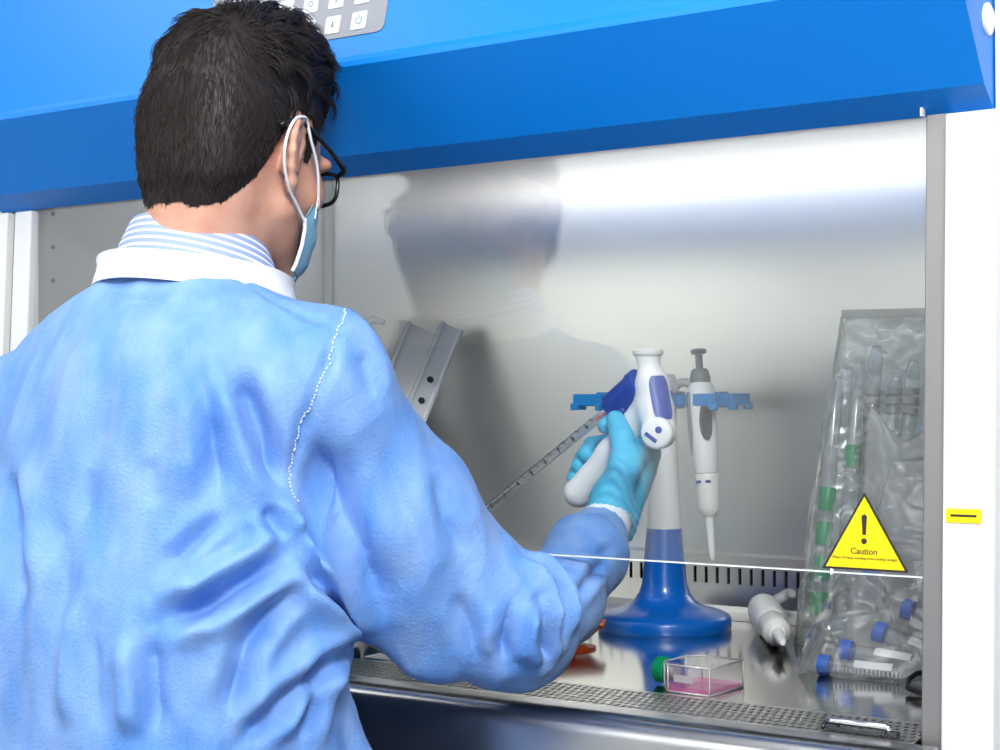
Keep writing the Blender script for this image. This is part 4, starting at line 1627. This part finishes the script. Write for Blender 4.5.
# ------------------------------------------------------------------ trousers and shoes under the gown
M['trouser'] = mat('dark_trousers', (.03, .035, .05), .8)
M['shoe'] = mat('black_shoe', (.015, .015, .016), .35)
lf = Field((-.95, -.48, FLOOR_Z + .055), (-.48, -.10, -.36), .007)
lf.cone((-.715, -.285, -.40), (-.715, -.285, -.42), .15, .15, .02, flat=(1, 1.3, 1))
for x in (-.81, -.62):
    lf.cone((x, -.285, -.45), (x, -.29, -.75), .095, .075, .04)
    lf.cone((x, -.29, -.75), (x, -.30, FLOOR_Z + .07), .075, .062, .02)
V, F = lf.mesh(2)
link_mesh('trousers', V, F, 'trouser', person, smooth=True)
for x in (-.81, -.62):
    sf = Field((x - .08, -.45, FLOOR_Z - .01), (x + .08, .02, FLOOR_Z + .14), .006)
    sf.cone((x, -.335, FLOOR_Z + .045), (x, -.16, FLOOR_Z + .035), .045, .048, .02)
    sf.cone((x, -.30, FLOOR_Z + .05), (x, -.30, FLOOR_Z + .09), .046, .046, .02)
    V, F = sf.mesh(2)
    V[:, 2] = np.maximum(V[:, 2], FLOOR_Z + .001)
    link_mesh('shoe', V, F, 'shoe', person, smooth=True)

# ------------------------------------------------------------------ hair
M['hair'] = mat('dark_hair', (.014, .0095, .0085), .5, spec=.4)


def hairline(P):
    """lower limit of the hair (head-local z) by position"""
    y = P[:, 1]
    z = np.interp(y, [-.12, -.075, -.060, -.045, -.032, -.022, -.010, .010, .020, .030, .040, .065, .090, .11],
                  [-.068, -.066, -.052, -.030, -.002, .024, .040, .040, .004, .006, .044, .056, .076, .090])
    return z + .0010 * np.sin(P[:, 0] * 260) + .0008 * np.sin(P[:, 1] * 410)


loc = to_local(BV)
ax_ = np.abs(loc[:, 0])
keep = (loc[:, 2] > hairline(loc) - .002) & (np.abs(loc).max(1) < .2)
keep &= ~((ax_ > .0725) & (loc[:, 2] < .046) & (loc[:, 1] > -.042) & (loc[:, 1] < .022))
Fk = BF[keep[BF].all(1)]
us = np.unique(Fk)
rm = np.full(len(BV), -1)
rm[us] = np.arange(len(us))
SV, SF = BV[us], rm[Fk]
SL = loc[us]
SN = vert_normals(BV, BF)[us]
above = np.clip((SL[:, 2] - hairline(SL)) / .030, 0, 1)
topw = np.clip((SL[:, 2] - .065) / .05, 0, 1)
frw = np.clip((SL[:, 1] + .045) / .06, 0, 1)
th_ = .0006 + .0052 * above + topw * (.013 + .011 * frw) + .0045 * topw * frw * ridged(SL, 75, 61, 2)
SV = SV + SN * th_[:, None]
for _ in range(2):
    SV = smooth_verts(SV, SF, .4)
SN = vert_normals(SV, SF)
hair = link_mesh('hair', SV, SF, 'hair', person, smooth=True)
hair['label'] = 'short dark hair, curly on top'


def strands(roots, dirs, nrm, length, rad, curl, nseg=5, lift=.3, grav=0.0, seed=1):
    r = np.random.default_rng(seed)
    n = len(roots)
    side = np.cross(dirs, nrm)
    side /= np.linalg.norm(side, axis=1)[:, None] + 1e-9
    ph = r.uniform(0, 6.28, n)
    pts = np.zeros((n, nseg + 1, 3))
    for s in range(nseg + 1):
        t = s / nseg
        along = dirs * (length * t)[:, None]
        out = nrm * ((lift * t - (lift * .95 + .25) * t * t) * length)[:, None]
        cu = side * (curl * np.sin(ph + 5.0 * t) * t)[:, None] + nrm * (curl * .8 * (np.cos(ph + 5.0 * t)) * t)[:, None]
        g = np.array([0, 0, -1.0]) * (grav * length * t * t)[:, None] if np.ndim(grav) else np.array([0, 0, -grav]) * (length * t * t)[:, None]
        pts[:, s] = roots + along + out + cu + g
    V = np.zeros((n, nseg + 1, 3, 3))
    for s in range(nseg + 1):
        rr = rad * (1 - .75 * (s / nseg) ** 2)
        for k in range(3):
            a = 2 * PI * k / 3
            V[:, s, k] = pts[:, s] + side * (rr * math.cos(a))[:, None] + nrm * (rr * math.sin(a))[:, None]
    base = (np.arange(n) * (nseg + 1) * 3)[:, None]
    F = []
    for s in range(nseg):
        for k in range(3):
            k2 = (k + 1) % 3
            F.append(base + np.array([[s * 3 + k, s * 3 + k2, (s + 1) * 3 + k2, (s + 1) * 3 + k]]))
    F = np.concatenate(F)
    return V.reshape(-1, 3), F


tri_c = SV[SF].mean(1)
ar = np.linalg.norm(np.cross(SV[SF[:, 2]] - SV[SF[:, 0]], SV[SF[:, 3]] - SV[SF[:, 1]]), axis=1)
fn = vert_normals(SV, SF)[SF[:, 0]]
lc = to_local(tri_c)
hr_ = np.random.default_rng(99)
whorl = np.array([.030, -.062, .112])


def flow(L, N_local):
    d = L - whorl
    sw = np.cross(N_local, d)
    d = d + .55 * sw
    down = np.array([0, 0, -1.0])
    wgt = np.clip((.09 - L[:, 2]) / .07, 0, 1)[:, None]
    d = d / (np.linalg.norm(d, axis=1)[:, None] + 1e-9) * (1 - .5 * wgt) + down * wgt * .9 + np.array([0, -.25, 0]) * wgt
    d = d - N_local * (d * N_local).sum(1)[:, None]
    return d / (np.linalg.norm(d, axis=1)[:, None] + 1e-9)


allV, allF, off = [], [], 0
# short hair all over the sides and the back
pr = ar * (1 + 1.6 * np.clip(1 - (lc[:, 2] - hairline(lc)) / .03, 0, 1) * (lc[:, 1] < -.03)) * np.clip(1.25 - np.clip((lc[:, 2] - .09) / .04, 0, 1) * np.clip((lc[:, 1] + .045) / .03, 0, 1), .15, 1)
pick = hr_.choice(len(SF), 21000, p=pr / pr.sum())
w4 = hr_.dirichlet((1, 1, 1, 1), len(pick))
root = (SV[SF[pick]] * w4[:, :, None]).sum(1) - fn[pick] * .0012
nl = fn[pick] @ HR
d = flow(to_local(root), nl) @ HR.T + hr_.normal(0, .16, (len(pick), 3))
d /= np.linalg.norm(d, axis=1)[:, None]
eg = np.clip((lc[pick][:, 2] - hairline(lc[pick])) / .035, 0, 1)
Ls = (.0055 + .0125 * eg) * hr_.uniform(.75, 1.25, len(pick))
sv_, sf_ = strands(root, d, fn[pick], Ls, np.full(len(pick), .00042), .0008 * np.ones(len(pick)), 4, .42, 0, 3)
allV.append(sv_)
allF.append(sf_ + off)
off += len(sv_)
# locks on the crown and the front: clumps of curled strands
tp = ar * np.clip((lc[:, 2] - .062) / .04, 0, 1) * np.clip((lc[:, 1] + .072 + .25 * np.clip(lc[:, 2] - .115, 0, 1)) / .035, 0, 1)
cl = hr_.choice(len(SF), 520, p=tp / tp.sum())
for q in cl:
    ns = 13
    c = tri_c[q]
    nrm = fn[q]
    nloc = (nrm @ HR)[None]
    d0 = (flow(to_local(c)[None], nloc) @ HR.T)[0] + hr_.normal(0, .35, 3)
    d0 -= nrm * (d0 @ nrm)
    d0 /= np.linalg.norm(d0)
    L = hr_.uniform(.024, .044)
    rts = c + (np.cross(nrm, d0)[None] * hr_.normal(0, .0032, (ns, 1))) + d0[None] * hr_.normal(0, .002, (ns, 1)) - nrm * .001
    D = np.repeat(d0[None], ns, 0) + hr_.normal(0, .07, (ns, 3))
    D /= np.linalg.norm(D, axis=1)[:, None]
    sd_ = int(hr_.integers(1e6))
    n_ = np.repeat(nrm[None], ns, 0)
    side = np.cross(D, n_)
    ph = hr_.uniform(0, 6.28)
    nseg = 6
    cur = hr_.uniform(.0035, .0090)
    pts = np.zeros((ns, nseg + 1, 3))
    spread = hr_.normal(0, 1, ns)
    for s in range(nseg + 1):
        t = s / nseg
        pts[:, s] = rts + D * L * t + n_ * (L * (.62 * t - .72 * t * t)) + side * (cur * (math.sin(ph + 4.2 * t) - math.sin(ph)) + (.0012 * spread * (1 - t))[:, None]) \
            + n_ * (cur * .7 * (math.cos(ph + 4.2 * t) - math.cos(ph)) * t)
    Vv = np.zeros((ns, nseg + 1, 3, 3))
    for s in range(nseg + 1):
        rr = .00055 * (1 - .7 * (s / nseg) ** 2)
        for k in range(3):
            a = 2 * PI * k / 3
            Vv[:, s, k] = pts[:, s] + side * rr * math.cos(a) + n_ * rr * math.sin(a)
    base = (np.arange(ns) * (nseg + 1) * 3)[:, None]
    for s in range(nseg):
        for k in range(3):
            k2 = (k + 1) % 3
            allF.append(off + base + np.array([[s * 3 + k, s * 3 + k2, (s + 1) * 3 + k2, (s + 1) * 3 + k]]))
    allV.append(Vv.reshape(-1, 3))
    off += ns * (nseg + 1) * 3
# eyebrows
hs = link_mesh('hair_strands', np.concatenate(allV), np.concatenate(allF), 'hair', hair, smooth=True)
hs['kind'] = 'stuff'
for s in (-1, 1):
    obj('eyebrow', MB().tube([hl((s * x, y, z)) for x, y, z in ((.014, .110, .021), (.026, .110, .026), (.040, .102, .026), (.050, .092, .021))], [.002, .0034, .003, .0012], 8),
        'hair', person, smooth=True)

# ------------------------------------------------------------------ face mask
M['mask'] = mat('mask_blue', (.15, .50, .72), .75, sheen=.2)
add_bump(M['mask'], 700, .0006, .3)
M['mask_white'] = mat('mask_white', (.80, .83, .86), .8)
mv, mf = [], []
NU, NV = 41, 30
for layer in (0, 1):
    for j in range(NV):
        v = j / (NV - 1)
        z = .006 - .118 * v
        for i in range(NU):
            u = -1 + 2 * i / (NU - 1)
            au = abs(u)
            th = u * 1.38
            rx = .0745 - .006 * v
            ry = np.interp(v, [0, .18, .5, .85, 1], [.082, .104, .108, .090, .070])
            nose = .050 * math.exp(-(u / .17) ** 2) * (1 - v) ** 1.6
            pleat = .0022 * math.sin(v * 6 * PI) * (1 - au ** 4)
            r_out = (.0013 if layer == 0 else 0)
            x = (rx + r_out) * math.sin(th)
            y = .010 + (ry + r_out + pleat) * math.cos(th) + nose
            mv.append(hl((x, y, z - .058 * au ** 1.5 * (1 - v) + .006 * au * v)))
for layer in (0, 1):
    o_ = layer * NU * NV
    for j in range(NV - 1):
        for i in range(NU - 1):
            a = o_ + j * NU + i
            q = (a, a + 1, a + NU + 1, a + NU)
            mf.append(q if layer == 0 else q[::-1])
bd = [j * NU for j in range(NV)], [j * NU + NU - 1 for j in range(NV)], list(range(NU)), [(NV - 1) * NU + i for i in range(NU)]
for e in bd:
    for a, b in zip(e[:-1], e[1:]):
        mf.append((a, b, b + NU * NV, a + NU * NV))
mask = link_mesh('face_mask', mv, mf, 'mask', person, smooth=True)
mask['label'] = 'pleated light blue surgical face mask'
mvv = np.array(mv)
for s, col in ((-1, 0), (1, NU - 1)):
    edge_pts = [mvv[j * NU + col] for j in range(NV)]
    obj('side_binding', MB().tube(edge_pts, .0022, 8), 'mask_white', mask, smooth=True)
    obj('top_flap', MB().obox(hl((s * .066, .058, -.032)), HR @ np.array([s * .55, -.83, 0]), HR @ np.array([0, .05, 1.0]), HR @ np.array([s * .83, .55, 0]), .011, .016, .0008),
        'mask_white', mask, bevel=.0006)
    up_, lo_ = edge_pts[2], edge_pts[NV - 3]
    loop = [(s * .0685, .058, -.034), (s * .0765, .036, .000), (s * .0800, .012, .024), (s * .0815, .000, .0375), (s * .0850, -.012, .0385), (s * .0870, -.030, .030),
            (s * .0860, -.0385, .010), (s * .0835, -.0345, -.012), (s * .0795, -.016, -.032), (s * .0755, .010, -.045), to_local(np.array([up_]))[0]]
    L = np.array(loop)
    tq = np.linspace(0, len(L) - 1, 50)
    # Catmull-Rom through the loop points
    cr = []
    for t in tq:
        i = min(int(t), len(L) - 2)
        f_ = t - i
        p0, p1, p2, p3 = L[max(i - 1, 0)], L[i], L[i + 1], L[min(i + 2, len(L) - 1)]
        cr.append(.5 * ((2 * p1) + (-p0 + p2) * f_ + (2 * p0 - 5 * p1 + 4 * p2 - p3) * f_ ** 2 + (-p0 + 3 * p1 - 3 * p2 + p3) * f_ ** 3))
    obj('ear_loop', MB().tube([hl(p) for p in cr], .0016, 8), 'mask_white', mask, smooth=True)

# ------------------------------------------------------------------ glasses
gs = MB()
M['frame'] = mat('glasses_frame', (.008, .008, .010), .25)
fr_ = obj('glasses', MB().tube([hl((x, .1150 - .006 * abs(x) / .012, .012 - .001 * abs(x) / .012)) for x in np.linspace(-.012, .012, 7)], .0022, 8), 'frame', person, smooth=True)
fr_['label'] = 'black plastic framed glasses'
M['lens'] = clear_film('lens', (.97, .98, .98), .06, .0)
for s in (-1, 1):
    rim = []
    for k in range(32):
        a = 2 * PI * k / 32
        ca, sa = math.cos(a), math.sin(a)
        x = .0265 * np.sign(ca) * abs(ca) ** .6
        z = .0172 * np.sign(sa) * abs(sa) ** .6
        cx = s * .0375
        xx = cx + x
        rim.append((xx, .1090 - .32 * (abs(xx) - .012) ** 1.0 * .75, -.002 + z))
    rim_w = [hl(p) for p in rim]
    obj('rim', MB().tube(rim_w, .0024, 8, closed=True), 'frame', fr_, smooth=True)
    c = np.mean(rim_w, 0)
    lv = rim_w + [c + HR @ np.array([0, .0015, 0])]
    lv2 = [p - HR @ np.array([0, .0012, 0]) for p in rim_w] + [c]
    n_ = 32
    ff = [(k, (k + 1) % n_, n_) for k in range(n_)] + [(n_ + 1 + (k + 1) % n_, n_ + 1 + k, 2 * n_ + 1) for k in range(n_)]
    obj('lens', MB().add(lv + lv2, ff), 'lens', fr_, smooth=True)
    tp_ = [(s * .0640, .0945, .010), (s * .0735, .090, .013), (s * .0775, .082, .015), (s * .0790, .05, .024), (s * .0790, .010, .034), (s * .0795, -.012, .036), (s * .0815, -.030, .029), (s * .0830, -.046, .020)]
    obj('temple', MB().tube([hl(p) for p in tp_], [.0030, .0034, .0032, .0026, .0026, .0026, .0028, .0024], 8), 'frame', fr_, smooth=True)

# ------------------------------------------------------------------ pipette controller in the right hand


def grid_surface(name, V, F, m, parent, **kw):
    return link_mesh(name, V, F, m, parent, smooth=True, **kw)


pc = thing('pipette_controller', 'white pistol-grip pipette controller with dark blue nose held in the gloved hand', 'pipette controller', (-.5253, .2450, .18))
T_, B1, B2, B3 = np.array([-.4234, .2450, .3716]), np.array([-.4181, .2450, .3339]), np.array([-.4101, .2400, .3037]), np.array([-.4010, .2330, .2775])
NK = np.array([-.4221, .2450, .3555])
HE_, HM, HT = np.array([-.5240, .2460, .2000]), np.array([-.4800, .2490, .2500]), np.array([-.4265, .2480, .3070])
cf = Field((-.58, .19, .16), (-.35, .31, .40), .0018)
cf.chain([NK, B1, B2, B3], [.0135, .0195, .0205, .0205], .008)
cf.chain([HT, HM, HE_], [.0180, .0150, .0185], .012)
cf.chain([T_ - (0, 0, .002), T_ + (0, 0, .0005)], [.0155, .0165], .004)
cf.cone(T_ - (0, 0, .004), NK, .0125, .0135, .004)
V, F = cf.mesh(2)
cut = T_[2] + .003
V[:, 2] = np.minimum(V[:, 2], cut)
grid_surface('body', V, F, 'white_plastic', pc)
# top mouthpiece rim
obj('filter_cap', MB().lathe([(.0150, -.004), (.0188, .0), (.0190, .004), (.0165, .006), (.0120, .0065)], 32, T_), M['off_white'], pc, smooth=True, sharp=40)
N0, N1 = np.array([-.4315, .2480, .3385]), np.array([-.4835, .2550, .3045])
nd_ = (N1 - N0) / np.linalg.norm(N1 - N0)
LN = float(np.linalg.norm(N1 - N0))
obj('nose_cone', MB().lathe([(.0205, .004), (.0205, .014), (.0188, .0155), (.0185, .022), (.0172, LN - .008), (.0150, LN - .002), (.0075, LN)], 32, N0, nd_), 'navy', pc, smooth=True, sharp=35)
# blue side panel on the front of the body and round badge with two marks
axb = (B3 - B1) / np.linalg.norm(B3 - B1)
tocam = np.array([.30, -.95, 0])
tocam = tocam - axb * (tocam @ axb)
tocam /= np.linalg.norm(tocam)
rgt = np.cross(axb, tocam)
if rgt @ np.array([.83, .56, 0]) < 0:
    rgt = -rgt
pv, pf = [], []
nA, nB = 14, 9
for lay in (0, 1):
    for i in range(nA):
        t = i / (nA - 1)
        c = B1 + axb * (-.004 + t * .055)
        hw = .60 * (1 - abs(2 * t - 1) ** 6 * .35)
        for j in range(nB):
            an = .62 + hw * (2 * j / (nB - 1) - 1)
            d = tocam * math.cos(an) + rgt * math.sin(an)
            pv.append(c + d * (.0197 + (.0022 if lay == 0 else -.0005)))
for lay in (0, 1):
    o_ = lay * nA * nB
    for i in range(nA - 1):
        for j in range(nB - 1):
            a = o_ + i * nB + j
            pf.append((a, a + 1, a + nB + 1, a + nB))
for e in ([i * nB for i in range(nA)], [i * nB + nB - 1 for i in range(nA)], list(range(nB)), [(nA - 1) * nB + j for j in range(nB)]):
    for a, b in zip(e[:-1], e[1:]):
        pf.append((a, b, b + nA * nB, a + nA * nB))
link_mesh('blue_panel', pv, pf, 'navy', pc, smooth=True, sharp=45)
bdir = tocam * .90 + np.array([0, 0, -.30]) - rgt * .02
bdir /= np.linalg.norm(bdir)
bc = B3 + bdir * .0085
bdg = obj('badge', MB().lathe([(.0195, -.004), (.0198, .006), (.0185, .0105), (.0150, .0125), (.006, .0132)], 36, bc, bdir), 'white_plastic', pc, smooth=True, sharp=50)
bu = np.array([0, 0, 1.0]) - bdir * bdir[2]
bu /= np.linalg.norm(bu)
br = np.cross(bu, bdir) * -1
if br @ rgt < 0:
    br = -br
bx = bc + bdir * .0132
ob = MB()
ob.obox(bx - br * .0055 - bu * .0045, (br * .80 - bu * .60), (br * .60 + bu * .80), bdir, .0085, .0026, .0008)
obj('badge_bar', ob, 'navy', bdg, bevel=.001)
obj('badge_dot', MB().lathe([(.0042, -.001), (.0042, .0008), (.003, .0012)], 20, bx + br * .0045 + bu * .0045, bdir), 'navy', bdg, smooth=True, sharp=40)
# trigger buttons between nose and grip
for q, m_ in ((.40, 'navy'), (.62, 'white_plastic')):
    c = HT + (HM - HT) * q + np.array([-.010, -.002, .016])
    obj('trigger', MB().lathe([(.0065, 0), (.0065, .006), (.004, .0085)], 20, c, (-.75, -.15, .62)), m_, pc, smooth=True, sharp=40)

# serological pipette plugged into the nose
sp_ = thing('serological_pipette', 'long graduated clear pipette plugged into the dark blue nose', 'pipette', tuple(N1))
P1 = np.array([-.6605, .2500, .1775])
pd_ = (P1 - N1) / np.linalg.norm(P1 - N1)
M['pip_clear'] = clear_film('clear_pipette', (.84, .85, .88), .14, .05, .06, (.9, .92, .95), 2.0)
obj('tube', MB().lathe([(.0045, -.012), (.0048, 0), (.0055, .006), (.0055, .262), (.004, .275), (.0018, .290)], 20, N1, pd_), 'pip_clear', sp_, smooth=True, sharp=40)
M['red_ink'] = mat('red_print', (.55, .06, .05), .6)
pe = np.cross(pd_, (0, 0, 1.0))
pe /= np.linalg.norm(pe)
pe2 = np.cross(pe, pd_)
for i in range(46):
    c = N1 + pd_ * (.030 + i * .005)
    long_ = i % 5 == 0
    rg = np.linspace(-2.5 if long_ else -1.9, -.9, 6)
    obj('graduation', MB().tube([c + (pe * math.cos(a) + pe2 * math.sin(a)) * -.0056 for a in rg], .0007 if not long_ else .0010, 4), 'ink', sp_)
for i, ch in enumerate(('10 ml', '9', '8', '7', '6', '5', '4', '3', '2', '1')):
    c = N1 + pd_ * (.012 + i * .025)
    fdir = np.array([.517, -1.4622, .3225]) - c
    fdir -= pd_ * (fdir @ pd_)
    fdir /= np.linalg.norm(fdir)
    xx = -pd_
    yy = np.cross(fdir, xx)
    mt = Matrix(((xx[0], yy[0], fdir[0], c[0] - N1[0] + fdir[0] * .0058), (xx[1], yy[1], fdir[1], c[1] - N1[1] + fdir[1] * .0058),
                 (xx[2], yy[2], fdir[2], c[2] - N1[2] + fdir[2] * .0058), (0, 0, 0, 1)))
    text_mesh('number', ch, .0085, 'red_ink' if i == 0 else 'ink', sp_, mt, extrude=.0001)
